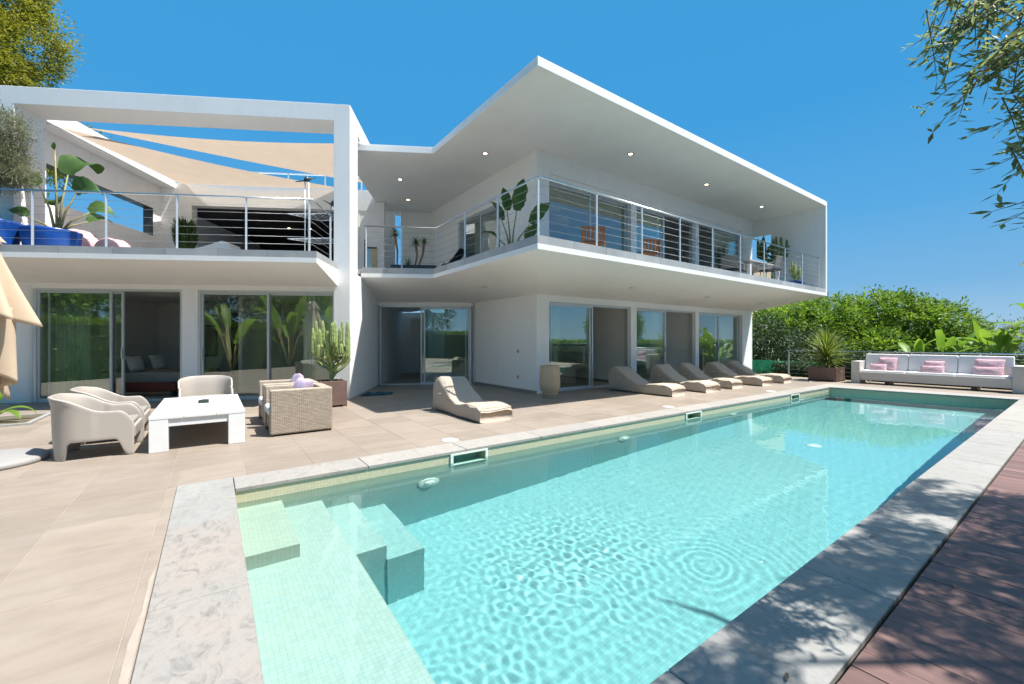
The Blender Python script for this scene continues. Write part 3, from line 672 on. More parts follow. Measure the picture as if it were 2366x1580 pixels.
gb = V('roof_balustrade', MB(WING).box(-6.3, -1.2, 5.88, 5.93, 7.36, 7.40), 'aluminium')
for k in range(4): V('glass_panel', MB(WING).box(-6.3+k*1.28, -6.3+k*1.28+1.25, 5.9, 5.91, 6.6, 7.35), 'clear_glass', gb)
for k in range(5): V('post', MB(WING).box(-6.32+k*1.28, -6.28+k*1.28, 5.88, 5.93, 6.58, 7.36), 'aluminium', gb)
V('terrace_floor', MB(WING).box(-7.7, -1.0, -.9, 11, 2.98, 3.118), 'fascia_stone')
V('wing_slab', MB(WING).box(-7.7, -.301, .12, 9, 2.55, 2.97))
# wing balcony slab with sloping soffit and stone edge
s0, s1, t0, t1 = -7.7, -.28, -1.34, .12
vs = [(s0, t0, 2.90), (s1, t0, 2.90), (s1, -.001, 2.62), (s0, t1, 2.60), (s0, t0, 2.995), (s1, t0, 2.995), (s1, -.001, 2.995), (s0, t1, 2.995), (-.365, -.001, 2.62), (-.365, t1, 2.60), (-.365, -.001, 2.995), (-.365, t1, 2.995)]
V('wing_balcony_slab', MB(WING).add(vs, [(0, 1, 2, 8, 9, 3), (0, 4, 5, 1), (1, 5, 6, 2), (4, 7, 11, 10, 6, 5), (2, 6, 10, 8), (8, 10, 11, 9)]))
n = 8
for k in range(n):
    a, b = s0+(s1-s0)*k/n+.003, s0+(s1-s0)*(k+1)/n-.003
    V('edge_stone', MB(WING).box(a, b, t0+.004, t0+.27, 2.997, 3.13), 'fascia_stone')
V('edge_stone', MB(WING).box(s1-.27, s1-.004, t0+.275, -.64, 2.997, 3.13), 'fascia_stone')
V('edge_stone', MB(WING).box(s1-.27, s1-.004, -.635, -.002, 2.997, 3.13), 'fascia_stone')
# wing ground floor
V('wing_front_wall', MB(WING).box(-7.7, -6.74, .30, .45, 0, 2.55).box(-3.70, -3.37, .15, .40, 0, 2.50).box(-6.74, -.363, .15, .40, 2.50, 2.56))
def round_pier():
    m = MB(WING); pts = [(-7.7, .15)]; 
    for k in range(9): a = R(-90+k*11.25); pts.append((-7.0+.26*math.cos(a), .41+.26*math.sin(a)))
    pts += [(-6.74, .45), (-7.7, .45)]; return m.prism(pts, 0, 2.6)
V('rounded_pier', round_pier())
TW = WING @ Matrix.Translation((0, .15, 0))
window(TW, -6.72, -3.70, 0, 2.50, [(-6.67, -5.18, 0), (-6.5, -4.97, .045)], d=.06, handle=[None, 1])
window(TW, -3.37, -.37, 0, 2.50, [(-3.32, -1.86, 0), (-1.91, -.42, .045)], d=.06, handle=[-1, None])
V('bedroom_floor', MB(WING).box(-7.2, -.31, .40, 4.6, -.02, .006), 'interior_floor')
V('bedroom_wall', MB(WING).box(-7.3, -.31, 4.6, 4.7, 0, 2.549).box(-7.3, -7.2, .45, 4.6, 0, 2.549), 'interior')
V('bedroom_wall', MB(WING).box(-3.55, -3.45, 2.2, 4.59, 0.007, 2.549), 'interior')
V('wardrobe', MB(WING).box(-3.9, -3.56, 2.5, 4.5, .008, 2.2), 'charcoal')
# railings
rl = railing(villa, [tuple(wing(-7.2, -1.22)[:2]), tuple(wing(-.40, -1.22)[:2]), tuple(wing(-.40, -.02)[:2])], 3.13, 1.06,
             [tuple(wing(s_, -1.22)[:2]) for s_ in (-6.72, -5.46, -4.19, -2.93, -1.66, -.46)]+[tuple(wing(-.40, -.12)[:2])])
q = wing(.05, 1.12)
rl = railing(villa, [tuple(q[:2]), (4.79, 10.14), (4.79, 5.89), (17.7, 5.89)], 3.22, 1.09,
             [tuple(wing(.1, 1.12)[:2]), tuple(wing(1.0, 1.12)[:2]), (4.79, 10.08), (4.79, 8.6), (4.79, 7.22), (4.79, 5.90)]+[(x, 5.89) for x in (6.29, 7.72, 9.16, 10.62, 12.07, 13.5, 14.93, 16.27, 17.69)])
# ------------------------------------------------------------------ furniture and loose things
def C2W(X, Y, z=0): return Vector((.8141*X+.5807*Y, -.5807*X+.8141*Y, z))
# bean loungers
def lounger_mesh(seed=0, L=1.72):
    prof = [(0, .17), (.03, .215), (.10, .245), (.22, .262), (.42, .268), (.58, .25), (.70, .225), (.82, .225), (.96, .262), (1.10, .345), (1.24, .44), (1.38, .545), (1.50, .63), (1.57, .655), (1.64, .64), (1.69, .60), (1.72, .53)]
    k = L/1.72; n = 34; m = MB()
    sx = []; 
    def H(t):
        for (a, b), (c, d) in zip(prof[:-1], prof[1:]):
            if t <= c: f = (t-a)/(c-a); f = f; return b+(d-b)*f
        return prof[-1][1]
    NY = 46; rings = []
    for j in range(NY+1):
        t = 1.72*j/NY; t = t if 0 < j < NY else (0 if j == 0 else 1.72); h = H(t); w = .325+.012*math.sin(t*4)
        lean = 0
        ring = []
        for i in range(n):
            a = 2*math.pi*i/n; cx_, sz = math.cos(a), math.sin(a); e = .28
            px = w*math.copysign(abs(cx_)**e, cx_); pz = math.copysign(abs(sz)**e, sz)
            z = h*(.5+.5*pz)
            if z < .5*h: px *= 1.02
            nv = noise.noise((px*5+seed*7.3, t*4, z*5+seed)); n2 = noise.noise((px*14+seed*3, t*9, z*14))
            out = 1+.03*nv; z2 = z+(.022*nv+.008*n2)*(1 if z > .1 else 0)*min(1, z*6)*1.5
            ring.append((px*out, t*k, max(0, z2)))
        rings.append(ring)
    vs = [p for r_ in rings for p in r_]; fs = []
    for j in range(NY):
        for i in range(n): fs.append((j*n+i, j*n+(i+1) % n, (j+1)*n+(i+1) % n, (j+1)*n+i))
    fs += [tuple(range(n)), tuple(reversed(range(NY*n, NY*n+n)))]
    m.add(vs, fs, True); me = m.mesh('cover'); me.materials.append(M['bean_fabric']); return me, H, k
def lounger(x, y, rz, label, seed, L):
    t = thing('bean_lounger', label, 'lounger', (x, y, 0), rz, 'beige bean bag loungers on the terrace')
    me, H, k = lounger_mesh(seed, L)
    obj('cover', me, None, t)
    for s in (-1, 1):
        pts = [(s*.312, q*k, H(q)+.004-(.01 if q < .1 else 0)) for q in [i*1.66/30+.04 for i in range(31)]]
        pts = [(p[0]+s*.004, p[1], p[2]-.008) for p in pts]
        obj('seam', MB().tube(pts, .0055, 6), 'seam', t, world=False)
    obj('seam', MB().tube([(-.31, .012, .235), (0, -.004, .24), (.31, .012, .235)], .005, 6), 'seam', t, world=False)
    obj('carry_strap', MB().tube([(-.338, 1.36*k, .36), (-.352, 1.42*k, .35), (-.338, 1.48*k, .34)], .009, 6), 'white_fabric', t, world=False)
    return t
lounger(3.87, 5.86, R(1), 'beige bean lounger standing alone at the pool in front of the entrance door', 1, 1.72)
lounger(9.27, 5.98, R(4), 'nearest to the clay jar of the row of beige bean loungers', 2, 1.86)
lounger(10.68, 5.90, R(-3), 'second beige bean lounger from the clay jar, before the pier between first and second doors', 3, 1.75)
lounger(12.09, 5.97, R(2), 'middle beige bean lounger of the row of five by the house', 4, 1.7)
lounger(13.54, 5.80, R(-2), 'fourth beige bean lounger from the jar, before the last glass door', 5, 1.85)
lounger(14.96, 5.82, R(3), 'farthest beige bean lounger of the row, at the right end of the house', 6, 1.85)
# moulded armchairs
def armchair(x, y, rz, label):
    t = thing('armchair', label, 'armchair', (x, y, 0), rz, 'moulded armchairs round the white table')
    N = 64; w, d = .345, .345
    def path(u):       # u 0..1 : left front -> back -> right front (faces -y)
        s = 2*u-1; L1 = .5; r = .22
        tot = 2*(2*d-r)+2*(w*2-2*r)/2+math.pi*r
        q = u*tot; a = 2*d-r
        if q < a: return (-w, -d+q), (-1, 0)
        q -= a
        if q < math.pi*r/2: th = q/r; return (-w+r-r*math.cos(th), d-r+r*math.sin(th)), (-math.cos(th), math.sin(th))
        q -= math.pi*r/2; b = 2*w-2*r
        if q < b: return (-w+r+q, d), (0, 1)
        q -= b
        if q < math.pi*r/2: th = q/r; return (w-r+r*math.sin(th), d-r+r*math.cos(th)), (math.sin(th), math.cos(th))
        q -= math.pi*r/2; return (w, d-r-q), (1, 0)
    def sm(a, b, x): x = max(0, min(1, (x-a)/(b-a))); return x*x*(3-2*x)
    def top(px, py):
        h = .53+.19*sm(-.10, .345, py)-.035*abs(px/w)**4*sm(.2, .345, py)
        return h-.16*max(0, (-.20-py)/.145)**2.2
    def bot(px, py):    # legs at the four corners
        e = min(abs(py+d), abs(d-py)) if abs(px) > w-.02 else min(abs(px+w), abs(w-px))
        if abs(px) > w-.02: f = sm(.055, .16, min(abs(py+d), abs(d-py)))
        else: f = sm(.06, .17, min(abs(px+w), abs(w-px))) if py > d-.02 else 0
        return .20*f
    vs = []; NV = 9
    for i in range(N+1):
        (px, py), (nx, ny) = path(i/N); h, g = top(px, py), bot(px, py)
        for j in range(NV+1):
            v = j/NV; z = g+(h-g)*v; fl = .035*(z/.7)*(1 if py > 0 else .5)+.02*max(0, (z-.62)/.1)*(py > .1)-.012*(1-z/.5 if z < .5 else 0)*-1
            vs.append((px+nx*fl, py+ny*fl, z))
    fs = [(i*(NV+1)+j, (i+1)*(NV+1)+j, (i+1)*(NV+1)+j+1, i*(NV+1)+j+1) for i in range(N) for j in range(NV)]
    o = obj('shell', MB().add(vs, fs, True), 'plastic_chair', t, world=False, solid=.028, bevel=.008)
    obj('seat', MB().prism([(-.325, -.34), (.325, -.34), (.325, .2), (.2, .325), (-.2, .325), (-.325, .2)], .285, .33), 'plastic_chair', t, world=False, bevel=.012)
    def fr(s): return MB().box(-.325, .325, -.352, -.325, .20, .33)
    obj('apron', fr(0), 'plastic_chair', t, world=False, bevel=.008)
    obj('cushion', MB().prism([(-.30, -.325), (.30, -.325), (.30, .16), (.2, .27), (-.2, .27), (-.30, .16)], .332, .385), 'grey_cushion', t, world=False, bevel=.022, seg=3)
    return t
armchair(-1.10, 7.06, R(90), 'taupe moulded armchair nearest the camera, left of the white table')
armchair(-1.10, 7.98, R(90), 'taupe moulded armchair just behind the nearest one, left of the white table')
armchair(-.08, 9.02, R(2), 'taupe moulded armchair at the far head of the white table')
# coffee table
tb = thing('coffee_table', 'low white painted plank table between the terrace chairs', 'table', (-.13, 7.63, 0))
X0, X1, Y0, Y1 = -.62, .36, 6.60, 8.66
for i, (a, b) in enumerate(((X0, X0+.335), (X0+.335, X0+.665), (X0+.665, X1))):
    obj('plank', MB().box(a+.0025, b-.0025, Y0, Y1, .395, .43+random.uniform(-.002, .002)), 'white_wood', tb, bevel=.004)
for lx in (X0, X1-.19):
    for ly in (Y0+.003, Y1-.193): obj('leg', MB().box(lx+.004, lx+.186, ly, ly+.19, 0, .394), 'white_wood', tb, bevel=.005)
for ly in (Y0+.02, Y1-.06): obj('apron', MB().box(X0+.187, X1-.187, ly, ly+.04, .30, .394), 'white_wood', tb, bevel=.003)
for lx in (X0+.02, X1-.06): obj('apron', MB().box(lx, lx+.04, Y0+.194, Y1-.194, .30, .394), 'white_wood', tb, bevel=.003)
at_ = thing('ashtray', 'small square dark glass ashtray lying on the white table', 'ashtray', (-.10, 7.75, .432))
obj('bowl', MB().box(-.065, .065, -.065, .065, 0, .012).box(-.065, -.045, -.065, .065, .012, .04).box(.045, .065, -.065, .065, .012, .04).box(-.045, .045, -.065, -.045, .012, .04).box(-.045, .045, .045, .065, .012, .04), 'ash_tray', at_, world=False, bevel=.003)
obj('lighter', MB().box(-.02, .05, -.012, .012, .04, .055), 'steel', at_, world=False)
# rattan armchairs
def pillow_mb(w, h, th, n=14, seed=0, pinch=.10):
    m = MB()
    def f(sgn):
        def g(u, v):
            x, z = (u-.5)*2, (v-.5)*2; p = (1-abs(x)**2.6)*(1-abs(z)**2.6); p = max(0, p)**.42
            cx_ = x*w/2*(1-pinch*(1-abs(z)**2)*abs(x)**3*.6); cz = z*h/2*(1-pinch*(1-abs(x)**2)*abs(z)**3*.6)
            return (cx_, sgn*p*th/2+.008*noise.noise((x*3+seed, z*3, sgn)), cz)
        return g
    m.grid(f(-1), n, n); m.grid(f(1), n, n); return m
def pillow(parent_or_label, mat, loc, size, rot, name='cushion', label=None, cat='cushion', group=None, seed=0):
    mb = pillow_mb(*size, seed=seed); o = obj(name, mb, mat, None); o.location = loc; o.rotation_euler = rot
    MW.pop(o.name, None); return tag(o, label, cat, group)
def rattan_chair(x, y, rz, label, seed):
    t = thing('rattan_armchair', label, 'armchair', (x, y, 0), rz, 'woven rattan armchairs right of the table')
    def wm_(a, b, c, d, e, f): return MB().box(a, b, c, d, e, f)
    for s in (-1, 1): obj('armrest', wm_(*( (-.40, -.27) if s < 0 else (.27, .40)), -.41, .41, .025, .655), 'rattan', t, world=False, bevel=.022, seg=3)
    obj('backrest', wm_(-.268, .268, .27, .41, .025, .655), 'rattan', t, world=False, bevel=.02, seg=3)
    obj('seat', wm_(-.268, .268, -.39, .268, .06, .27), 'rattan', t, world=False, bevel=.012)
    obj('seat_cushion', wm_(-.262, .262, -.425, .262, .275, .40), 'white_fabric', t, world=False, bevel=.045, seg=4, label='pale cushion')
    for sx in (-.37, .37):
        for sy in (-.38, .38): obj('leg', MB().lathe([(.02, 0), (.02, .03)], (sx, sy, 0), 10), 'dark_metal', t, world=False)
    return t
rattan_chair(1.07, 7.13, R(-90), 'woven rattan armchair nearest the camera, right of the white table', 1)
rattan_chair(1.07, 8.13, R(-90), 'woven rattan armchair behind the nearest one, before the potted cactus', 2)
pillow(0, 'lilac', (1.12, 7.08, .60), (.42, .36, .2), (R(-18), R(5), R(-75)), 'lilac_cushion', 'round lilac cushion in the nearest rattan armchair', group='lilac cushions on the rattan armchairs', seed=1)
pillow(0, 'lilac', (1.18, 8.02, .62), (.42, .36, .2), (R(-18), R(-4), R(-100)), 'lilac_cushion', 'round lilac cushion in the farther rattan armchair', group='lilac cushions on the rattan armchairs', seed=2)
pillow(0, 'white_fabric', (1.06, 7.36, .50), (.40, .3, .13), (R(-40), 0, R(-90)), 'white_cushion', 'white cushion flat in the nearest rattan armchair', seed=3)
# clay jar, towel, parasol, base
j = thing('clay_jar', 'tall sand coloured clay jar on the corner of the house', 'jar', (6.50, 7.57, 0))
obj('body', MB().lathe([(.135, 0), (.14, .05), (.165, .09), (.205, .16), (.235, .24), (.243, .32), (.243, .325), (.246, .335), (.243, .345), (.24, .48), (.236, .62), (.23, .70), (.222, .735), (.215, .745), (.205, .735), (.20, .5), (.19, .1)], n=40, cap=False), 'terracotta', j, world=False)
obj('rim', MB().lathe([(.215, .735), (.232, .74), (.236, .755), (.228, .768), (.205, .765), (.2, .74)], n=40, cap=False), 'terracotta', j, world=False)
def towel():
    m = MB()
    def f(u, v):
        x = (u-.5)*.85; y = (v-.5)*.42; h = .05+.05*noise.noise((x*5, y*6, 1))+.025*math.sin(x*19+3*y)*math.sin(v*math.pi)
        return (3.36+x*.87+y*.4+.04*noise.noise((u*4, v*4, 5)), 10.5-x*.1+y*.8, max(.006, h*math.sin(u*math.pi)**.4*math.sin(v*math.pi)**.5+.01))
    return m.grid(f, 44, 26)
tag(obj('towel', towel(), 'towel', None, solid=.012), 'dark teal towel crumpled on the tiles by the entrance', 'towel')
pb = C2W(-5.84, 4.55)
par = thing('parasol', 'folded cream parasol hanging at the left edge of the terrace', 'parasol', (pb.x-.02, pb.y+.1, .0))
def parasol_skirt(z0, z1, r0, r1, folds, jag, seed, ph=0):
    m = MB(); n = 160
    def f(u, v):
        a = 2*math.pi*u; k = folds; fo = math.cos(k*a+.8*math.sin(a*2+seed)+ph)
        t = 1-v; r = r0+(r1-r0)*t**1.1; r *= 1+(.10+.20*t)*fo*(.4+.6*t)
        z = z0+(z1-z0)*v-(1-v)**3*jag*(.5+.5*math.sin(a*3+seed*2)+.3*fo)
        return (r*math.cos(a), r*math.sin(a)*.8, z)
    return m.grid(f, n, 22)
obj('pole', MB().tube([(-.15, .0, .08), (-.15, 0, 2.72)], .028, 12), 'aluminium', par, world=False)
obj('canopy', parasol_skirt(1.64, 2.56, .12, .41, 7, .10, 1), 'parasol_fabric', par, world=False, solid=.006)
obj('valance', parasol_skirt(.98, 1.72, .31, .27, 6, .30, 3, 1.2), 'parasol_fabric', par, world=False, solid=.006)
obj('top_flap', parasol_skirt(2.46, 2.74, .06, .19, 8, .02, 2), 'parasol_fabric', par, world=False, solid=.006)
obj('base', MB().lathe([(.49, 0), (.50, .012), (.50, .05), (.47, .066), (.20, .078), (0, .08)], (.10, -.14, 0), n=48), 'base_plate', par, world=False, label='flat round grey foot')
# white sofa across the end of the pool
sf = thing('garden_sofa', 'long whitewashed wooden sofa at the far end of the pool', 'sofa', (16.95, 2.9, 0))
obj('armrest', MB().box(16.65, 17.38, 4.44, 4.66, 0, .70), 'aged_wood', sf, bevel=.012)
obj('armrest', MB().box(16.65, 17.38, 1.02, 1.33, 0, .70), 'aged_wood', sf, bevel=.012)
obj('front_board', MB().box(16.67, 16.73, 1.331, 4.439, .12, .37), 'aged_wood', sf, bevel=.008)
obj('seat', MB().box(16.731, 17.33, 1.331, 4.439, .25, .33), 'aged_wood', sf)
for a, b in ((1.335, 2.36), (2.37, 3.395), (3.405, 4.435)):
    obj('seat_cushion', MB().box(16.735, 17.16, a, b, .331, .43), 'white_fabric', sf, bevel=.03, seg=3)
    obj('back_cushion', MB().add([(17.12, a, .35), (17.28, a, .35), (17.28, b, .35), (17.12, b, .35), (17.22, a, .93), (17.36, a, .93), (17.36, b, .93), (17.22, b, .93)], [(0, 3, 2, 1), (4, 5, 6, 7), (0, 1, 5, 4), (1, 2, 6, 5), (2, 3, 7, 6), (3, 0, 4, 7)]), 'white_fabric', sf, bevel=.03, seg=3)
for y in (2.0, 3.8): obj('foot', MB().box(16.76, 17.2, y-.06, y+.06, 0, .249), 'dark_metal', sf)
sofaG = 'pink cushions on the long sofa'
for (y, z, w, h, x, tilt, lab) in (
    (3.86, .63, .46, .42, 17.06, 18, 'large pink fluffy cushion leaning at the left end of the sofa'), (4.05, .50, .44, .26, 16.93, 22, 'small pale pink cushion in front at the left end of the sofa'),
    (2.83, .60, .44, .34, 17.06, 18, 'pink cushion leaning in the middle of the sofa'), (2.84, .51, .52, .24, 16.93, 22, 'low pale pink cushion in front in the middle of the sofa'),
    (1.76, .64, .56, .44, 17.06, 18, 'large pink fluffy cushion leaning at the right end of the sofa'), (1.77, .52, .58, .27, 16.93, 22, 'low pink cushion in front at the right end of the sofa')):
    pillow(0, 'pink_fur', (x, y, z), (w, h, .17), (R(-tilt), 0, R(-90)), 'pink_cushion', lab, group=sofaG, seed=y*3)
# rear railing
rr = thing('terrace_railing', 'low steel cable railing along the far edge of the terrace', 'railing', (17.5, 1, 0))
hr = obj('handrail', MB().tube([(17.5, 6.85, .985), (17.5, -4.2, .985)], .02, 10), 'steel', rr)
for y in (6.78, 4.39, 1.97, -.45, -2.9): obj('post', MB().box(17.48, 17.52, y-.02, y+.02, 0, .97), 'aluminium', rr)
for k in range(6): obj('cable', MB().tube([(17.5, 6.8, .14+.14*k), (17.5, -4.2, .14+.14*k)], .0035, 5), 'cable', rr)
# square planters
def square_planter(name, label, x, y, s, h, rz=0):
    t = thing(name, label, 'planter', (x, y, 0), rz); a = s/2; w = .03; m = MB()
    m.box(-a, a, -a, -a+w, .035, h).box(-a, a, a-w, a, .035, h).box(-a, -a+w, -a+w, a-w, .035, h).box(a-w, a, -a+w, a-w, .035, h)
    obj('box', m, 'corten', t, world=False, bevel=.006)
    obj('soil', MB().box(-a+w, a-w, -a+w, a-w, .04, h-.05), 'earth', t, world=False)
    for sx in (-1, 1):
        for sy in (-1, 1): obj('foot', MB().box(sx*a-(.08 if sx > 0 else 0), sx*a+(.08 if sx < 0 else 0), sy*a-(.08 if sy > 0 else 0), sy*a+(.08 if sy < 0 else 0), 0, .034), 'corten', t, world=False)
    return t
square_planter('square_planter', 'rust brown square planter with the candelabra cactus at the white pillar', 2.02, 9.28, .50, .53, R(0))
square_planter('square_planter', 'rust brown square planter with a spiky plant beside the sofa', 16.95, 5.42, .80, .46)
# shade sails
def sail(label, A, B, C_, sagf=.35):
    t = thing('shade_sail', label, 'shade sail', A, 0, 'sand coloured shade sails over the upper terrace'); n = 22; A, B, C_ = Vector(A), Vector(B), Vector(C_); G = (A+B+C_)/3
    vs = []; idx = {}
    for i in range(n+1):
        for j in range(n+1-i):
            a, b = i/n, j/n; c = 1-a-b; p = A*a+B*b+C_*c
            e = 4*(a*b*(1-a-b+.0)**0*(c < 1e-9)+0); pull = 0
            # edges curve inwards
            q = p+(G-p)*sagf*(a*b*(1-c)**2+b*c*(1-a)**2+a*c*(1-b)**2)*1.2; q.z -= .25*(a*b+b*c+a*c)
            idx[i, j] = len(vs); vs.append(q)
    fs = []
    for i in range(n):
        for j in range(n-i):
            fs.append((idx[i, j], idx[i+1, j], idx[i, j+1]))
            if j < n-i-1: fs.append((idx[i+1, j], idx[i+1, j+1], idx[i, j+1]))
    obj('sail', MB().add(vs, fs, True), 'sail_fabric', t)
    for P in (A, B, C_): d = (P-G).normalized(); obj('cord', MB().tube([P, P+d*.22], .006, 6), 'cable', t)
    return t
W3 = lambda s, t, z: tuple(wing(s, t, z))
sail('upper sand coloured shade sail, from the left beam to the corner pillar', W3(-6.7, 1.35, 6.60), W3(-.45, .85, 6.28), W3(-.75, 4.75, 6.72), .30)
sail('lower sand coloured shade sail, along the left beam and the rear beam', W3(-6.9, .95, 6.40), W3(-6.85, 5.02, 6.58), W3(-1.5, 5.02, 6.60), .35)
# tubs and other pots
def tub(name, label, x, y, z, r, h, mat='blue_glaze', cat='plant pot', group=None):
    t = thing(name, label, cat, (x, y, z), 0, group)
    obj('pot', MB().lathe([(r*.78, 0), (r*.84, h*.1), (r*.95, h*.6), (r*.99, h*.93), (r, h), (r*.95, h), (r*.93, h*.9), (r*.9, h*.88), (0, h*.88)], n=40, cap=False), mat, t, world=False)
    obj('soil', MB().lathe([(r*.92, h*.87), (0, h*.9)], n=30), 'earth', t, world=False); return t
p = wing(-6.12, -.10); tub('blue_tub', 'wide blue glazed tub with the tall paddle-leaved plant on the left terrace', p.x, p.y, 3.13, .47, .56, group='blue pots')
p = wing(-6.95, -.42); tub('blue_tub', 'blue glazed tub holding the small olive tree at the far left', p.x, p.y, 3.13, .42, .66, group='blue pots')
tub('blue_pot', 'round blue pot of the tall cactus behind the white balcony table', 17.35, 7.25, 3.19, .24, .46, group='blue pots')
tub('blue_pot', 'low blue bowl of the small cactus near the end screen', 16.95, 6.35, 3.19, .26, .27, group='blue pots')
tub('clay_pot', 'pot of the paddle-leaved plant at the balcony corner window', 5.72, 8.05, 3.19, .26, .28, 'terracotta')
p = wing(-6.3, 4.45); tub('clay_pot', 'pot of the tall green plant before the dark lounge', p.x, p.y, 3.12, .22, .5, 'terracotta')
# black trough with yuccas on the middle balcony
p = wing(1.27, 1.62)
tr = thing('black_trough', 'long low black trough on the middle balcony', 'planter', (p.x, p.y, 3.19), R(-29.5))
obj('box', MB().box(-.62, .62, -.14, -.12, 0, .2).box(-.62, .62, .12, .14, 0, .2).box(-.62, -.6, -.12, .12, 0, .2).box(.6, .62, -.12, .12, 0, .2), 'dark_metal', tr, world=False)
obj('soil', MB().box(-.6, .6, -.12, .12, 0, .17), 'earth', tr, world=False)
# dark folding chair at the inner balcony corner
p = wing(2.2, 1.95); bc = thing('folding_chair', 'dark folding chair with a tilted back at the inner balcony corner', 'chair', (p.x, p.y, 3.19), R(-60))
obj('seat', MB().cbox((0, 0, .30), (.34, .36, .03), ry=R(-8)), 'black_fabric', bc, world=False)
obj('backrest', MB().cbox((.28, 0, .52), (.03, .34, .5), ry=R(42)), 'black_fabric', bc, world=False)
for s in (-.17, .17):
    obj('leg', MB().tube([(-.2, s, 0), (.16, s, .42)], .014, 8), 'dark_metal', bc, world=False); obj('leg', MB().tube([(.2, s, 0), (-.1, s, .36)], .014, 8), 'dark_metal', bc, world=False)
# balcony furniture on the main balcony
def slat_chair(x, y, rz, label, mat, grp=None, cat='chair'):
    t = thing('balcony_chair', label, cat, (x, y, 3.19), rz, grp)
    for sx in (-.26, .26):
        for sy in (-.24, .24): obj('leg', MB().box(sx-.02, sx+.02, sy-.02, sy+.02, 0, .42 if sy < 0 else .74), mat, t, world=False)
    for k in range(5): obj('slat', MB().box(-.24, .24, -.24+k*.1, -.16+k*.1, .40, .42), mat, t, world=False)
    for k in range(5): obj('back_slat', MB().box(-.22+k*.1, -.16+k*.1, .225, .25, .45, .74), mat, t, world=False)
    obj('top_rail', MB().box(-.28, .28, .22, .262, .741, .78), mat, t, world=False)
    obj('seat_cushion', MB().box(-.24, .24, -.24, .2, .421, .48), 'grey_cushion', t, world=False, bevel=.015)
    return t
slat_chair(7.25, 6.98, R(150), 'teak chair behind the railing at the balcony corner', 'teak', 'teak chairs on the balcony')
slat_chair(9.30, 6.98, R(160), 'second teak chair along the balcony railing', 'teak', 'teak chairs on the balcony')
bt = thing('balcony_table', 'pale wooden dining table near the right end of the balcony', 'table', (15.0, 6.98, 3.19))
obj('table_top', MB().box(13.9, 16.05, 6.47, 7.45, 3.89, 3.94), 'aged_wood', bt, bevel=.006)
obj('apron', MB().box(14.0, 15.95, 6.52, 7.40, 3.80, 3.889), 'aged_wood', bt)
for x in (13.92, 15.93):
    for y in (6.49, 7.33): obj('leg', MB().box(x, x+.1, y, y+.1, 3.19, 3.8), 'white_wood', bt)
def wicker(x, y, rz, label):
    t = thing('dining_chair', label, 'chair', (x, y, 3.19), rz, 'grey woven chairs at the balcony table')
    for sx in (-.22, .22):
        for sy in (-.22, .22): obj('leg', MB().tube([(sx, sy, 0), (sx*.9, sy*.8, .42)], .012, 8), 'steel', t, world=False)
    obj('seat', MB().box(-.25, .25, -.25, .25, .42, .45), 'black_fabric', t, world=False, bevel=.01)
    obj('backrest', MB().cbox((0, .27, .65), (.5, .03, .42), rx=R(-12)), 'grey_cushion', t, world=False, bevel=.01)
    for s in (-.26, .26): obj('armrest', MB().tube([(s, -.22, .42), (s, -.2, .62), (s, .26, .64)], .013, 8), 'steel', t, world=False)
    return t
wicker(13.55, 6.85, R(95), 'grey woven chair at the left end of the balcony table')
wicker(14.7, 6.25, R(180), 'grey woven chair half hidden by the railing under the balcony table')
wicker(14.6, 7.75, R(0), 'dark woven chair behind the balcony table, left')
wicker(15.5, 7.75, R(0), 'dark woven chair behind the balcony table, right')
# paper lamps and table inside the corner room
for (x, y, z, r, lab) in ((8.15, 9.5, 5.24, .30, 'upper of two oval paper lamps in the balcony room'), (8.4, 9.5, 4.90, .44, 'lower and larger oval paper lamp in the balcony room')):
    l = thing('paper_lamp', lab, 'lamp', (x, y, z), 0, 'paper lamps in the balcony room')
    obj('shade', MB().lathe([(.02, -.42*r), (.5*r, -.38*r), (.9*r, -.2*r), (r, 0), (.88*r, .2*r), (.5*r, .37*r), (.02, .42*r)], n=28), 'lamp_lit' if 0 else 'lamp_shade', l, world=False)
    obj('wire', MB().tube([(0, 0, .4*r), (0, 0, 6.19-z)], .004, 5), 'dark_metal', l, world=False)
it = thing('dining_table', 'white table seen through the open balcony door', 'table', (12.0, 10.0, 3.2))
obj('table_top', MB().box(11.2, 13.2, 9.3, 10.3, 3.92, 3.96), 'ceramic_white', it)
for x in (11.25, 13.1):
    for y in (9.35, 10.2): obj('leg', MB().box(x, x+.06, y, y+.06, 3.2, 3.92), 'ceramic_white', it)
# bedroom
bd = thing('bed', 'double bed with a taupe spread inside the guest bedroom', 'bed', tuple(wing(-5.6, 2.3)), R(-29.5))
obj('bed_base', MB().box(-1.1, 1.0, -.85, .85, .0, .26), 'interior', bd, world=False)
obj('mattress', MB().box(-1.1, 1.02, -.87, .87, .261, .52), 'white_fabric', bd, world=False, bevel=.05, seg=3)
obj('bedspread', MB().box(-.62, 1.06, -.9, .9, .12, .55), 'bedspread', bd, world=False, bevel=.04, seg=3)
obj('headboard', MB().box(-1.2, -1.11, -.9, .9, 0, .95), 'interior', bd, world=False)
for k, (x, y, m_, r_, lab) in enumerate(((-.85, -.5, 'pale_blue', 60, 'pale blue pillow at the near side of the bed'), (-.86, .45, 'pale_blue', 60, 'pale blue pillow at the far side of the bed'), (-.55, -.1, 'black_fabric', 75, 'black cushion on the bed'), (-.3, -.45, 'white_fabric', 70, 'white cushion on the bed before the black one'), (-.3, .35, 'white_fabric', 70, 'white cushion on the far half of the bed'))):
    q = wing(-5.6+x, 2.3+y); pillow(0, m_, (q.x, q.y, .76), (.5, .42, .16), (R(-20), 0, R(-29.5+90)), 'bed_pillow', lab, group='pillows on the bed', seed=k)
pf = thing('framed_picture', 'tall framed picture on the back wall of the guest bedroom', 'picture', tuple(wing(-5.9, 4.57, 1.3)), R(-29.5))
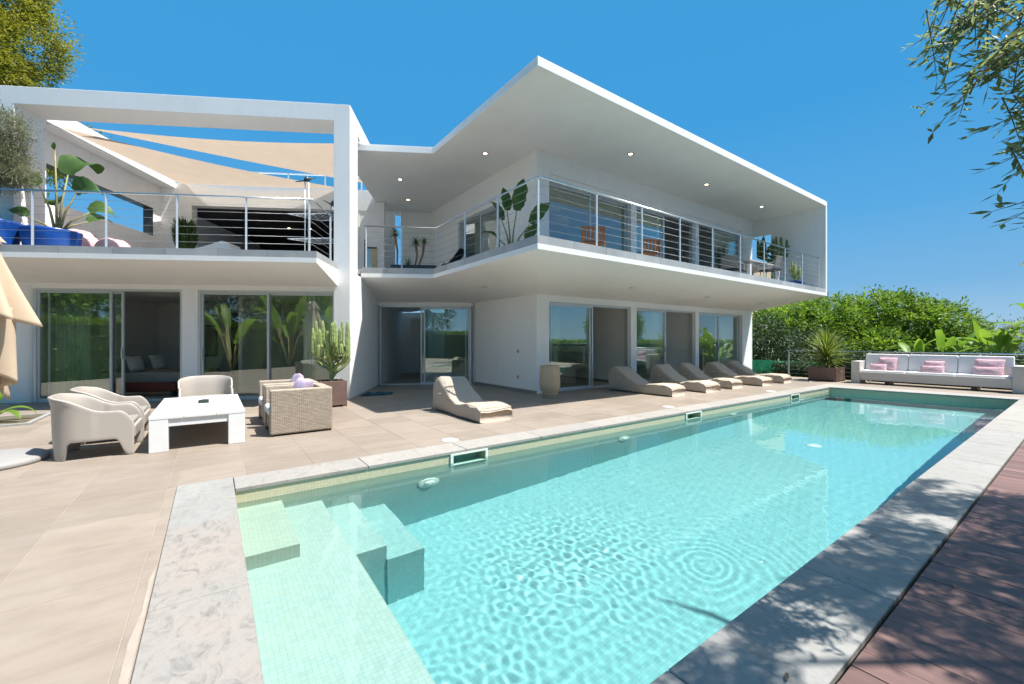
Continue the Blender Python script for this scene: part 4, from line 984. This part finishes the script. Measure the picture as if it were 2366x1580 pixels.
obj('frame', MB().box(-.5, .5, -.02, .02, -.45, .55), 'dark_metal', pf, world=False); obj('print', MB().box(-.46, .46, -.026, -.021, -.41, .51), 'bedspread', pf, world=False)
rb = thing('red_bench', 'low dark red bench at the foot of the bed', 'bench', tuple(wing(-5.0, 1.0)), R(-29.5))
obj('seat', MB().box(-.7, .7, -.16, .16, .12, .34), 'red_fabric', rb, world=False, bevel=.05, seg=3)
for s in (-.6, .6): obj('leg', MB().box(s-.03, s+.03, -.1, .1, 0, .12), 'dark_metal', rb, world=False)
q = wing(-5.3, 2.9, 2.15); pl = thing('pendant_lamp', 'white cylinder pendant lamp in the bedroom', 'lamp', tuple(q))
obj('shade', MB().lathe([(.13, 0), (.13, .42), (.12, .42), (.12, 0)], n=24, cap=False), 'ceramic_white', pl, world=False)
obj('wire', MB().tube([(0, 0, .4), (0, 0, .4)], .003, 4) if 0 else MB().tube([(0, 0, .2), (0, 0, .398)], .004, 5), 'dark_metal', pl, world=False)
def curtain(T, x0, x1, y, z0, z1, label, mat='sheer', folds=9, group='curtains behind the glass doors'):
    m = MB(T); f = lambda u, v: (x0+(x1-x0)*u, y+.045*math.sin(2*math.pi*folds*u)+.015*math.sin(9*u+3*v), z0+(z1-z0)*v)
    return tag(obj('curtain', m.grid(f, folds*8, 3), mat, None, solid=.003), label, 'curtain', group)
curtain(TW, -6.66, -5.9, .42, .01, 2.52, 'pale curtain at the left side of the bedroom door')
curtain(TW, -1.25, -.5, .42, .01, 2.52, 'pale curtain at the right side of the guest wing, by the pillar')
curtain(TF, 7.3, 7.8, .42, .01, 2.5, 'sheer curtain at the left of the first poolside door, by the clay jar')
curtain(TF, 10.8, 11.9, .42, .01, 2.5, 'sheer curtain behind the second poolside door', folds=12)
curtain(TF, 16.0, 17.2, .42, .01, 2.5, 'sheer curtain behind the last poolside door', folds=12)
cs = thing('console_table', 'small console table behind the last poolside door', 'table', (14.9, 10.6, 0))
obj('table_top', MB().box(14.4, 15.35, 10.4, 10.8, .8, .84), 'ceramic_white', cs)
for x in (14.45, 15.25): obj('leg', MB().box(x, x+.05, 10.45, 10.75, .007, .8), 'ceramic_white', cs)
# left terrace: pink poufs, white chaise, drying rack
def pouf(s, t, r, h, label):
    p = wing(s, t, 3.12); o = thing('pink_pouf', label, 'pouf', tuple(p), 0, 'pink fluffy poufs on the upper terrace')
    m = MB(); f = lambda u, v: (r*math.cos(2*math.pi*u)*math.sin(math.pi*(.04+.96*v))**.6*(1+.06*noise.noise((u*9, v*5, s))), r*math.sin(2*math.pi*u)*math.sin(math.pi*(.04+.96*v))**.6, h*.5*(1-math.cos(math.pi*(.04+.96*v)))+.02*noise.noise((u*8, v*8, t)))
    obj('body', m.grid(f, 28, 16), 'pink_fur', o, world=False)
pouf(-7.0, 1.6, .40, 1.0, 'tallest pink fluffy pouf against the side wall'); pouf(-6.65, 1.25, .42, .80, 'pink fluffy pouf beside the blue tub'); pouf(-5.95, 1.25, .36, .72, 'small pink fluffy pouf behind the second railing post')
ch = thing('white_chaise', 'curved white chaise before the dark lounge', 'lounger', tuple(wing(-4.4, 2.5, 3.12)), R(-29.5))
prof = [(-.75, .62), (-.5, .68), (-.1, .78), (.2, .88), (.42, .96), (.58, .92), (.66, .75), (.68, .3)]
ms = MB(); vs = []; 
for y in (-.32, .32):
    for (x, z) in prof: vs.append((x, y, z))
    for (x, z) in reversed(prof): vs.append((x*.96, y, max(0.0, z-.22)))
n = len(prof)*2; fs = [tuple(range(n)), tuple(reversed(range(n, 2*n)))]+[(i, n+i, n+(i+1) % n, (i+1) % n) for i in range(n)]
obj('seat', ms.add(vs, fs), 'ceramic_white', ch, world=False, bevel=.03, seg=3)
obj('stand', MB().box(-.5, .5, -.2, .2, 0, .5), 'ceramic_white', ch, world=False)
dr = thing('drying_rack', 'metal drying rack by the railing next to the pillar', 'drying rack', tuple(wing(-.82, .35, 3.12)), R(-29.5))
for (x, y, h) in ((-.20, -.28, 1.92), (-.12, -.28, 1.92), (.20, .3, 1.55), (.28, .3, 1.55)): obj('upright', MB().tube([(x, y, 0), (x, y, h)], .012, 8), 'aluminium', dr, world=False)
for z in (.55, 1.12):
    m = MB(); rim = [(-.55, -.35, z), (.35, -.35, z+.04), (.5, .35, z+.1), (-.1, .38, z+.06), (-.55, -.35, z)]
    m.tube(rim, .009, 6, smooth=False)
    for k in range(1, 7): f = k/7; m.tube([(-.55+.9*f, -.35, z+.04*f), (-.1+.6*f, .37, z+.06+.04*f)], .005, 5)
    obj('wire_shelf', m, 'aluminium', dr, world=False)
for (x, y, z, a) in ((-.16, -.28, 1.92, 50), (.24, .3, 1.55, -25)):
    m = MB(); 
    for k in range(3): th = R(a+120*k); m.tube([(x, y, z), (x+.26*math.cos(th), y+.1*math.sin(th), z+.10*math.sin(th*2))], [.02, .008], 6)
    m.lathe([(.07, 0), (.05, .05), (.02, .1), (0, .12)], (x, y, z), 10); obj('folding_arm', m, 'dark_metal', dr, world=False)
# planting bed kerb at the left edge
q = C2W(-8.6, 6.9); kb = thing('planting_bed', 'dark planting bed with a pale stone rim at the left edge of the terrace', 'planting bed', (q.x, q.y, 0))
obj('rim', MB().box(-.62, .62, -.62, -.55, 0, .03).box(-.62, .62, .55, .62, 0, .03).box(-.62, -.55, -.55, .55, 0, .03).box(.55, .62, -.55, .55, 0, .03), 'coping_grey', kb, world=False)
obj('soil', MB().box(-.55, .55, -.55, .55, .001, .012), 'earth', kb, world=False)
nb = thing('neighbour_house', 'ochre house with a stepped roofline beyond the end screen', 'house', (27, 16, -2))
obj('wall', MB().box(24, 36, 14.5, 22, -3, 5.6), 'ochre_wall', nb); obj('roof', MB().prism([(23.8, 14.3), (36.2, 14.3), (36.2, 22.2), (23.8, 22.2)], [5.6]*4, [6.0, 6.9, 6.9, 6.0]), 'ochre_wall', nb)
obj('porch', MB().box(22.6, 23.99, 15, 20, -3, 4.2), 'plaster', nb)
nf = thing('netting_fence', 'bright green netting fence beneath the trees by the house end', 'fence', (20.5, 9, -.4))
obj('netting', MB().grid(lambda u, v: (20.4+.4*u+.05*math.sin(u*30), 6.2+6.5*u, -.6+1.05*v), 60, 2), 'green_net', nf, solid=.01)
for k in range(4): obj('post', MB().tube([(20.4+.13*k, 6.2+2.16*k, -.8), (20.4+.13*k, 6.2+2.16*k, .55)], .03, 8), 'corten', nf)
# ------------------------------------------------------------------ plants
def leafobj(name, VF, mat, parent, label=None, kind=None):
    V_, F_ = VF
    if parent is not None: T = np.array(wm(parent).inverted()); V_ = V_ @ T[:3, :3].T+T[:3, 3]
    return obj(name, npmesh(name, V_, F_, mat), None, parent, label=label, kind=kind)
def branches(root, tips, r0, mid=.35, jit=.3, n=7, seed=1, rt=.012):
    g = random.Random(seed); m = MB(); root = Vector(root)
    for tip in tips:
        tip = Vector(tip); pts = []
        for i in range(n+1):
            t = i/n; p = root.lerp(tip, t); p += Vector((g.uniform(-1, 1), g.uniform(-1, 1), g.uniform(-.5, .8)))*jit*math.sin(math.pi*t)*.5; pts.append(p)
        m.tube(pts, [r0*(1-t/n)**.8*.6+rt for t in range(n+1)], 7)
    return m
# broad-leaved tree beyond the railing
def tree(name, label, base, blobs, mat, n_clump, per, cr, L, W, seed, trunk_h, tr_r=.18, cat='tree', group=None, up=.3, shell=.55, keep=None, trunk=True, barkmat='bark'):
    t = thing(name, label, cat, base, 0, group)
    if trunk:
        top = Vector(base)+Vector((0, 0, trunk_h)); obj('trunk', MB().tube([Vector(base), Vector(base)+Vector((.08, -.05, trunk_h*.5)), top], [tr_r*1.25, tr_r, tr_r*.75], 12), barkmat, t)
        obj('limbs', branches(top, [Vector(c)+Vector((random.uniform(-.3, .3)*r[0], random.uniform(-.3, .3)*r[1], random.uniform(-.2, .4)*r[2])) for c, r in blobs for _ in range(2)], tr_r*.7, seed=seed), barkmat, t)
    leafobj('crown', crown(blobs, n_clump, per, cr, L, W, up, shell, seed, keep), mat, t); return t
c = C2W
tree('shade_tree', 'large rounded tree with glossy bright green leaves behind the railing', tuple(c(19.5, 24, -2)),
     [(c(16.0, 24, 1.6), (2.4, 2.2, 1.7)), (c(18.4, 24.5, 1.9), (2.6, 2.4, 1.9)), (c(21.2, 24, 2.2), (2.3, 2.4, 1.75)), (c(23.4, 23.6, 1.6), (1.9, 2.2, 1.75)), (c(19.8, 23, .4), (3.6, 2.0, 1.6)), (c(24.4, 24, .4), (1.5, 1.6, 1.4)), (c(14.2, 24, 1.2), (1.8, 2, 1.5))],
     'leaf_broad', 4200, 15, .24, .23, .095, 11, 2.2, .22, shell=.72)
tree('drooping_tree', 'dark drooping tree against the right end of the house', tuple(c(13.0, 22, -2)),
     [(c(12.5, 21, .9), (1.5, 1.6, 1.5)), (c(13.9, 21.3, .3), (1.5, 1.6, 1.2)), (c(12.4, 20.5, -.3), (1.6, 1.4, .9)), (c(15.2, 21.5, .9), (1.2, 1.4, 1.0))], 'leaf_dark', 1700, 16, .24, .17, .045, 12, 2.0, .14, up=-1.2, shell=.5)
# clipped hedge under the railing, and the farther shrubs
def hedge(name, label, x0, x1, y0, y1, z0, z1, mat, n, L, W, seed, cat='hedge'):
    g = np.random.default_rng(seed); t = thing(name, label, cat, ((x0+x1)/2, (y0+y1)/2, z0))
    P = g.random((n, 3))*[x1-x0, y1-y0, z1-z0]+[x0, y0, z0]; s = g.integers(0, 3, n)
    P[s == 0, 0] = x0+g.normal(size=(s == 0).sum())*.06; P[s == 1, 2] = z1+g.normal(size=(s == 1).sum())*.07
    d = g.normal(size=(n, 3)); d[:, 2] += .5; d[:, 0] -= .3
    leafobj('foliage', leaves(P, d, g.normal(size=(n, 3))+[0, 0, 1], L*(.7+.6*g.random(n)), W*(.7+.6*g.random(n))), mat, t)
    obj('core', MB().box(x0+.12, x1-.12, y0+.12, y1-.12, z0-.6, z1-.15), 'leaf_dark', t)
    st = MB()
    for k in range(8): y = y0+(y1-y0)*(k+.5)/8; st.tube([((x0+x1)/2, y, z0-.8), ((x0+x1)/2, y+.1, z1-.2)], .03, 6)
    obj('stems', st, 'bark', t); return t
hedge('dark_hedge', 'dark hedge behind the white sofa and the railing', 18.1, 19.3, -5, 6.0, -.5, .85, 'leaf_dark', 16000, .10, .045, 21)
hedge('dark_hedge', 'dark hedge along the tree trunks behind the spiky plant', 19.4, 20.4, 5.2, 8.2, -.6, .3, 'leaf_dark', 6000, .10, .045, 22)
tree('distant_shrub', 'grey green feathery shrub far behind the banana plants', tuple(c(36, 32, -3)), [(c(35.5, 32, .3), (2.6, 2, 2.2)), (c(39, 32, .6), (2.2, 2, 2.1)), (c(33.5, 33, -.3), (1.8, 2, 1.8))], 'leaf_olive_grey', 900, 16, .4, .28, .07, 23, 1.5, .1, cat='shrub')
tree('distant_shrub', 'low rounded bushes on the slope beyond the railing', tuple(c(30, 30, -3)), [(c(29, 30, -.6), (3, 2, 1.6)), (c(33, 29, -.9), (3, 2, 1.6))], 'leaf_broad', 900, 14, .3, .2, .09, 24, 1, .1, cat='shrub')
# banana clumps
def banana(label, base, n, L, W, h, seed, spread=1., name='banana_plant', mat='leaf_banana', group='banana plants behind the railing', dirs=None):
    random.seed(seed); t = thing(name, label, 'plant', base, 0, group); B = Vector(base)
    for k in range(n):
        a = random.uniform(0, 6.28) if dirs is None else dirs[k % len(dirs)]; el = random.uniform(.5, 1.35); d = Vector((math.cos(a)*math.cos(el)*spread, math.sin(a)*math.cos(el)*spread, math.sin(el)))
        hh = h*random.uniform(.5, 1.0); top = B+Vector((math.cos(a)*.25*hh*spread, math.sin(a)*.25*hh*spread, hh))
        obj('stalk', MB().tube([B, B.lerp(top, .5)+Vector((0, 0, .05)), top, top+d.normalized()*L*.3], [.045, .035, .025, .015], 7), 'stalk', t)
        obj('leaf', blade(MB(), top+d.normalized()*L*.12, d, L*random.uniform(.75, 1.15), W*random.uniform(.8, 1.15), random.uniform(.5, 1.3), 12, .18, jag=.14), mat, t)
    return t
banana('banana plant with pale yellow green leaves behind the left cushion of the sofa', tuple(c(16.4, 17, -1.6)), 15, 1.15, .26, 2.3, 31)
banana('banana plant with upright paddles behind the middle of the sofa', tuple(c(17.5, 17, -1.4)), 15, 1.2, .28, 2.3, 32, .9)
banana('tall banana plant behind the right end of the sofa', tuple(c(19.0, 16.6, -1.2)), 16, 1.35, .30, 2.5, 33, .9)
banana('banana plant at the right edge of the picture with a high arching leaf', tuple(c(19.9, 15.3, -1.2)), 16, 1.5, .34, 3.0, 34, .9)
# spiky plant in the square planter
def spiky(label, base, n, L, W, seed, h0=.1, name='spiky_plant', mat='leaf_spike', up=.2):
    random.seed(seed); t = thing(name, label, 'plant', base); B = Vector(base)
    obj('stem', MB().tube([B-Vector((0, 0, .05)), B+Vector((0, 0, h0+.1))], [.05, .035], 8), 'bark', t); one = MB(); cnt = 0
    for k in range(n):
        f = k/n; a = k*2.39996; el = R(-12+92*f**.8)+random.uniform(-.15, .15); d = Vector((math.cos(a)*math.cos(el), math.sin(a)*math.cos(el), math.sin(el)))
        ll = L*random.uniform(.75, 1.08)*(.8+.35*math.sin(f*2.6)); p0 = B+Vector((0, 0, h0*(.3+f)))
        sh = lambda q: (1-q)**.7*min(1, .4+q*4)
        o = MB(); blade(o, p0, d, ll, W, random.uniform(.15, .7), 6, .25, shape=sh)
        if k >= n-290: obj('leaf', o, mat, t)
        else: one.add(o.v, o.f, True)
    if one.v: obj('leaves', one, mat, t, kind='stuff')
    return t
spiky('spiky green plant in the square planter beside the sofa', (16.95, 5.42, .42), 250, .84, .05, 41, .5)
# candelabra cacti
def cactus(label, base, arms, r, mat, seed, cat='cactus'):
    random.seed(seed); t = thing('cactus', label, cat, base); B = Vector(base)
    for (x, y, x2, y2, z0, h) in arms:
        m = MB(); n = 22; pts = []; 
        for i in range(n+1):
            f = i/n; k = min(1, f*3.2); k = k*k*(3-2*k); pts.append(Vector((x+(x2-x)*k, y+(y2-y)*k, z0+(h-z0)*f)))
        # ribbed stem: five wings, scalloped edges
        vs = []; fs = []; N = 20
        for i, p in enumerate(pts):
            taper = (1-(i/n)**8)**.6 if i else .8; taper = max(taper, .12); ph = (i % 3 == 1)
            for q in range(N):
                a = 2*math.pi*q/N; rr = r*taper*(.62+.42*(math.cos(a*2.5)**2)**2)*(1.0+.10*math.sin(i*2.1)); vs.append(p+Vector((rr*math.cos(a), rr*math.sin(a), 0)))
        for i in range(n):
            for q in range(N): fs.append((i*N+q, i*N+(q+1) % N, (i+1)*N+(q+1) % N, (i+1)*N+q))
        fs += [tuple(reversed(range(N))), tuple(range(n*N, n*N+N))]; m.add(vs, fs, True); obj('arm', m, mat, t, world=False)
    return t
def arms(seed, n, R_, h, z=0.0):
    g = random.Random(seed); out = [(0, 0, 0, 0, -.05, h*.95)]
    for k in range(n):
        a = k*2.39996; rad = R_*(.35+.65*math.sqrt((k+.6)/n)); out.append((.02*math.cos(a), .02*math.sin(a), rad*math.cos(a), rad*math.sin(a), z+g.uniform(.02, .45)*h, h*g.uniform(.55, 1.02)))
    return out
cactus('tall candelabra cactus in the rust brown planter at the pillar', (2.02, 9.28, .48), arms(5, 19, .36, 1.30, .08), .043, 'cactus', 51)
cactus('large many-armed cactus in the blue pot on the main balcony', (17.35, 7.25, 3.6), arms(8, 22, .55, 1.75, .5), .055, 'cactus_dark', 52)
cactus('small cactus in the low blue bowl on the main balcony', (16.95, 6.35, 3.42), arms(9, 8, .17, .78), .04, 'cactus', 53)
# paddle-leaved plants (bird of paradise)
def paddle(label, base, specs, L, W, mat='leaf_paddle', stalkmat='stalk', seed=60, group='paddle-leaved plants in pots'):
    random.seed(seed); t = thing('paddle_plant', label, 'plant', base, 0, group); B = Vector(base)
    for (dx, dy, h, ln, bend) in specs:      # tip of the stalk relative to the base, leaf length factor
        top = B+Vector((dx, dy, h)); d = Vector((dx*.9, dy*.9, .6 if bend < .9 else .35)); b0 = B+Vector((dx*.12, dy*.12, 0))
        obj('stalk', MB().tube([b0, b0.lerp(top, .5)+Vector((-dx*.15, -dy*.15, 0)), top], [.028, .02, .011], 7), stalkmat, t)
        obj('leaf', blade(MB(), top, d, L*ln, W*ln, bend, 11, .2, jag=.16, up=Vector((random.uniform(-.6, .6)-.3, -1, random.uniform(.1, .9))).normalized()), mat, t)
    return t
wd = lambda s, t: (WING.to_3x3() @ Vector((s, t, 0)))
def sp(s, t, h, l, b): v = wd(s, t); return (v.x, v.y, h, l, b)
paddle('tall paddle-leaved plant with a bare stem in the blue tub', tuple(wing(-6.0, -.12, 3.68)), [sp(.12, .1, 1.25, 1.25, 1.3), sp(-.45, .1, 1.0, .95, 1.0), sp(.42, -.05, .82, 1.1, 1.3), sp(-.25, .25, .62, .8, .9), sp(.55, .1, .45, .9, 1.3), sp(-.6, .0, .3, .6, .8), sp(-.05, .0, 1.75, .25, .1), sp(.35, .3, .3, .7, 1)], .62, .44, seed=61)
paddle('paddle-leaved plant against the white wall at the balcony corner', (5.72, 8.05, 3.42), [(-.1, .25, .80, 1.0, .7), (.05, -.15, .95, 1.15, .25), (.3, -.35, .65, 1.0, .5), (-.2, .35, .4, .7, .9), (.2, -.3, .25, .8, .6), (-.05, .1, 1.0, .9, .3)], .64, .30, seed=62)
def column_plant(label, base, h, r, n, seed):
    g = np.random.default_rng(seed); t = thing('column_plant', label, 'plant', base); obj('stem', MB().tube([Vector(base), Vector(base)+Vector((.03, 0, h*.9))], [.05, .03], 8), 'bark', t)
    th = g.random(n)*6.28; z = g.random(n); d = np.stack([np.cos(th)*.6, np.sin(th)*.6, .9+0*th], 1); P = np.array(base)+np.stack([np.cos(th)*r*.5*np.sin(np.pi*(.12+.8*z)), np.sin(th)*r*.5*np.sin(np.pi*(.12+.8*z)), h*(.3+.55*z)], 1)
    leafobj('foliage', leaves(P, d, g.normal(size=(n, 3)), .34*(.7+.5*g.random(n)), .07), 'leaf_paddle', t)
column_plant('upright leafy plant before the dark lounge opening', tuple(wing(-6.3, 4.45, 3.55)), 1.75, .34, 420, 63)
# yuccas and agave in the black trough
def yucca(label, base, tip, n, L, seed, bark='palm_stem'):
    random.seed(seed); t = thing('yucca', label, 'plant', base, 0, 'small yuccas in the black trough'); B = Vector(base); T_ = Vector(tip)
    obj('trunk', MB().tube([B, B.lerp(T_, .5)+Vector((.04, 0, 0)), T_], [.02, .028, .045], 8), bark, t)
    for k in range(n):
        a = k*2.39996; el = R(-25+105*(k/n)); d = Vector((math.cos(a)*math.cos(el), math.sin(a)*math.cos(el), math.sin(el)))
        obj('leaf', blade(MB(), T_, d, L*random.uniform(.8, 1.1), .035, random.uniform(.1, .5), 5, .2, shape=lambda q: (1-q)**.6), 'leaf_paddle', t)
yucca('tallest yucca in the black trough, by the left railing post', tuple(wing(.80, 1.62, 3.36)), tuple(wing(.74, 1.62, 4.22)), 44, .24, 71)
yucca('middle yucca with a straight red stem in the black trough', tuple(wing(1.28, 1.62, 3.36)), tuple(wing(1.30, 1.62, 3.98)), 44, .24, 72)
yucca('slim leaning yucca at the right of the black trough', tuple(wing(1.36, 1.66, 3.36)), tuple(wing(1.52, 1.66, 4.05)), 28, .18, 73)
yucca('low agave on the soil of the black trough', tuple(wing(1.1, 1.60, 3.34)), tuple(wing(1.1, 1.60, 3.38)), 30, .26, 74)
# trees of the upper left
def pine():
    bl = [((c(-27.5, 21, 17.6)), (4.0, 3.5, 3.0)), (c(-26.4, 20, 15.3), (3.0, 3, 2.2)), (c(-25.6, 20.5, 14.2), (2.1, 2, 1.1)), (c(-25.5, 20, 17.0), (1.5, 2, 1.0)), (c(-26.8, 21, 20.5), (3.2, 3, 2.4)), (c(-22.8, 21.5, 11.4), (1.9, 2.0, .9)), (c(-26.5, 22, 12.6), (3.4, 3, 1.8))]
    t = thing('pine_tree', 'tall yellow green pine towering behind the left end of the house', 'tree', tuple(c(-28, 22, -1)))
    obj('trunk', MB().tube([c(-28, 22, -1), c(-28.3, 22, 8), c(-27.6, 21, 17)], [.45, .36, .16], 12), 'bark', t)
    obj('limbs', branches(c(-28, 22, 9), [b[0] for b in bl]+[b[0]+Vector((.8, -.5, .2)) for b in bl], .16, seed=5), 'bark', t)
    bl = [(b[0]+c(-1.35, 0), b[1]) for b in bl]
    leafobj('crown', crown(bl, 1300, 110, .55, .17, .075, 1.0, .90, 81), 'leaf_pine', t)
pine()
def small_olive(label, base, blobs, seed, th=1.0):
    t = thing('olive_tree', label, 'tree', base); B = Vector(base); top = B+Vector((.03, .02, th))
    obj('trunk', MB().tube([B, B+Vector((-.03, .02, th*.5)), top], [.095, .08, .075], 12), 'bark', t)
    obj('limbs', branches(top, [Vector(b[0])+Vector((random.uniform(-.2, .2), random.uniform(-.2, .2), random.uniform(-.1, .3))) for b in blobs for _ in range(4)], .03, seed=seed, rt=.004, jit=.15), 'bark', t)
    leafobj('crown', crown(blobs, 800, 30, .13, .055, .014, .2, .25, seed), 'leaf_olive_grey', t)
ob = wing(-6.88, -.45, 3.78)
small_olive('small grey leaved olive tree in the blue tub at the far left', tuple(ob), [(ob+Vector((.02, 0, 1.25)), (.42, .42, .48)), (ob+Vector((.1, -.06, 1.85)), (.38, .38, .42)), (ob+Vector((.24, -.14, .95)), (.28, .28, .2))], 83, .72)
tree('wall_creeper', 'bright green hedge seen through the side window of the upper terrace', tuple(wing(-9.6, 2.4, 0)), [(wing(-9.5, 2.0, 4.7), (1.0, 1.2, .85)), (wing(-9.6, 3.2, 4.3), (.9, 1.0, .75))], 'leaf_hedge', 420, 20, .2, .13, .05, 84, 3.2, .08, cat='shrub')
tree('palm_tuft', 'small green palm crown seen through the side window', tuple(wing(-13, 7.2, 0)), [(wing(-13, 7.2, 5.0), (.55, .6, .2))], 'leaf_banana', 60, 12, .2, .55, .05, 85, 4.6, .08, cat='palm')
banana('fresh green plant in the planting bed at the left edge', tuple(c(-8.55, 6.9, .01)), 7, .5, .13, .16, 86, 1.2, name='bed_plant', group=None)
# the big olive tree over the deck: trunk right of the frame, branches hang into the upper right corner
def olive_over_deck():
    g = np.random.default_rng(91); base = c(6.6, 1.3, -.1)
    t = thing('olive_tree', 'large olive tree whose leafy branches hang into the upper right corner', 'tree', tuple(base))
    top = c(6.3, 1.6, 2.3)
    obj('trunk', MB().tube([base, c(6.5, 1.3, .9), top], [.28, .22, .19], 14), 'bark', t)
    # crown volume: chosen so that its shade lies on the deck and the coping, the crown itself above and right of the frame
    n = 20000; xs = g.uniform(-1.8, 5.7, n); ys = g.uniform(-3.4, 1.55, n); z = 4.5+g.uniform(-1, 1, n)*1.35*np.sqrt(np.clip(1-((xs-2.2)/4.4)**2, .05, 1))
    x, y = xs+.342*z, ys-.33*z; K = np.stack([.8141*x-.5807*y, .5807*x+.8141*y, z], 1)
    kk = np.array([noise.noise((a*1.5, b_*1.5, 3.3))+.5*noise.noise((a*4, b_*4, 1.3)) for a, b_ in zip(xs, ys)])
    lim = 1.08+.5*np.clip(1.9-xs, 0, 1)+.10*np.sin(xs*3)
    ok = ((K[:, 2] > 1.35+.90*K[:, 1]) | (K[:, 0] > 1.36*K[:, 1])) & (kk > -.34) & (ys < lim) & (K[:, 1] > -1.5); K = K[ok][:8200]
    boughs = []
    def bough(px, py, Y, r, n_):       # hanging bough: centre seen at (px, py), Y metres away
        X = (px-1183)/972*Y; z = 1.35+(787-py)/972*Y; q = g.normal(size=(n_, 3)); q /= np.linalg.norm(q, axis=1)[:, None]; boughs.append((X, Y, z))
        return np.array([X, Y, z])+q*(g.random((n_, 1))**.5)*r
    B_ = [bough(2310, -20, 2.2, .26, 26), bough(2225, 60, 2.1, .12, 7), bough(2300, 110, 2.1, .17, 13), bough(2370, 150, 1.9, .20, 14), bough(2175, 85, 2.2, .05, 2), bough(2370, 240, 1.9, .10, 6), bough(2335, 255, 2.0, .04, 2), bough(2400, 350, 1.8, .10, 5), bough(2375, 375, 1.9, .03, 1), bough(2415, 460, 1.8, .08, 4), bough(2170, 10, 2.3, .07, 2), bough(2450, 250, 2.0, .25, 12)]
    K = np.concatenate([K]+B_); 
    # each twig: arching stem with opposite narrow leaves
    LV = []; LD = []; LN = []; tw = MB()
    cen = np.array([4.5, 1.3, 4.3])
    for i, k in enumerate(K):
        dr = (k-cen)/np.array([3.7, 1.75, 1.5]); dr = dr/np.linalg.norm(dr)*.5+g.normal(size=3)*.75; dr[2] -= .35
        near = i >= len(K)-sum(len(b) for b in B_)
        if near: dr[0] -= .25
        dr /= np.linalg.norm(dr); L = g.uniform(.18, .36); st = k-dr*L*.5; sd = np.cross(dr, [0, 0, 1.]); sd /= np.linalg.norm(sd)+1e-6
        pts = []
        nl = 9 if near else 8
        for q in range(nl):
            f = q/(nl-1); p = st+dr*L*f-np.array([0, 0, .06])*f*f; pts.append(p)
            for s in (-1, 1):
                LV.append(p); LD.append(dr*.75+sd*s*.7+g.normal(size=3)*.28); LN.append(g.normal(size=3)*.5+[0, 0, 1])
        if near or i % 2 == 0: tw.tube([tuple(c(*pts[0])), tuple(c(*pts[nl//2])), tuple(c(*pts[-1]))], [.0035, .0025, .001], 4)
    LV = np.array(LV); LD = np.array(LD); LN = np.array(LN); Rm = np.array([[.8141, .5807, 0], [-.5807, .8141, 0], [0, 0, 1]])
    m = len(LV); leafobj('leaves', leaves(LV @ Rm.T, LD @ Rm.T, LN @ Rm.T, g.uniform(.045, .09, m), g.uniform(.013, .022, m), .15), 'leaf_olive', t)
    obj('twigs', tw, 'bark', t)
    bm_ = branches(top, [tuple(c(x, y, z)) for (x, y, z) in ((3.0, 2.2, 4.6), (4.2, 3.2, 5.0), (5.2, 1.3, 5.2), (6.6, 3.0, 5.0), (7.6, 1.8, 4.8), (5.4, 2.4, 5.6), (3.4, 1.4, 5.0))], .11, seed=92, jit=.5, rt=.012)
    obj('limbs', bm_, 'bark', t)
    b2 = MB()
    for (X, Y, z) in boughs:
        e = (3.6+.2*X, 2.1, 3.9); p0 = c(X, Y, z); p1 = c(*e); mid = p0.lerp(p1, .5)+Vector((0, 0, .22)); b2.tube([p1, mid, p0], [.014, .008, .003], 5)
    obj('hanging_boughs', b2, 'bark', t)
olive_over_deck()
# garden round the terrace, out of the frame: it stands in the reflections of the glass doors
hedge('garden_hedge', 'tall clipped hedge along the left side of the terrace', -12.2, -11.2, -6, 11, -.6, 2.1, 'leaf_broad', 16000, .17, .075, 101)
hedge('garden_hedge', 'low hedge across the pool from the house, beyond the wood deck', 4, 46, -6.4, -5.4, -1.2, 1.25, 'leaf_broad', 26000, .17, .075, 111)
hedge('garden_hedge', 'garden hedge behind the camera at the end of the deck', -12, 3.6, -9.0, -8.0, -.6, 2.0, 'leaf_broad', 16000, .17, .075, 112)
for k, (x, y, s, lab) in enumerate(((-16, 9, 1.5, 'bushy garden tree left of the terrace, opposite the guest wing'), (-15.5, 3.5, 1.7, 'largest garden tree left of the terrace, opposite the guest wing'), (-15, -3, 1.5, 'garden tree left of the terrace, opposite the entrance door'), (-11, -9, 1.6, 'garden tree behind the camera, opposite the entrance door'), (30, -9, 1.1, 'garden tree across the pool, opposite the last glass door'), (-19, 15, 1.6, 'garden tree beyond the far left corner of the terrace'))):
    tree('garden_tree', lab, (x, y, -.4), [((x, y, 3.4*s), (2.0*s, 1.8*s, 1.5*s)), ((x+1.3*s, y+.2, 2.3*s), (1.4*s, 1.3*s, 1.1*s)), ((x-1.4*s, y, 2.4*s), (1.4*s, 1.3*s, 1.1*s))], 'leaf_dark' if k % 2 else 'leaf_broad', 900, 14, .3, .24, .10, 102+k, 2.0*s, .16)
for k, (x, y) in enumerate(((-9.8, 5.0), (-9.6, 2.2), (-9.9, -.6), (-9.6, -3.0))): banana('banana clump '+['opposite the glass of the guest wing', 'opposite the corner pillar', 'opposite the entrance', 'nearest the camera'][k]+' at the left terrace edge', (x, y, -.3), 9, 2.1, .5, 2.4, 120+k, group='banana plants along the left terrace edge')
# dry leaves fallen under the olive tree
random.seed(140)
for k in range(16):
    x = random.uniform(.9, 4.6); y = random.uniform(-.9, .95); a = random.uniform(0, 6.28); lf = MB(); blade(lf, (0, 0, .012), (math.cos(a), math.sin(a), .1), .055, .016, .4, 4, .2)
    tag(obj('fallen_leaf', lf, 'bark', None, loc=(x, y, .002)), 'small dry leaf lying in the tree shade beside the pool', 'leaf', 'dry leaves on the deck and the coping')
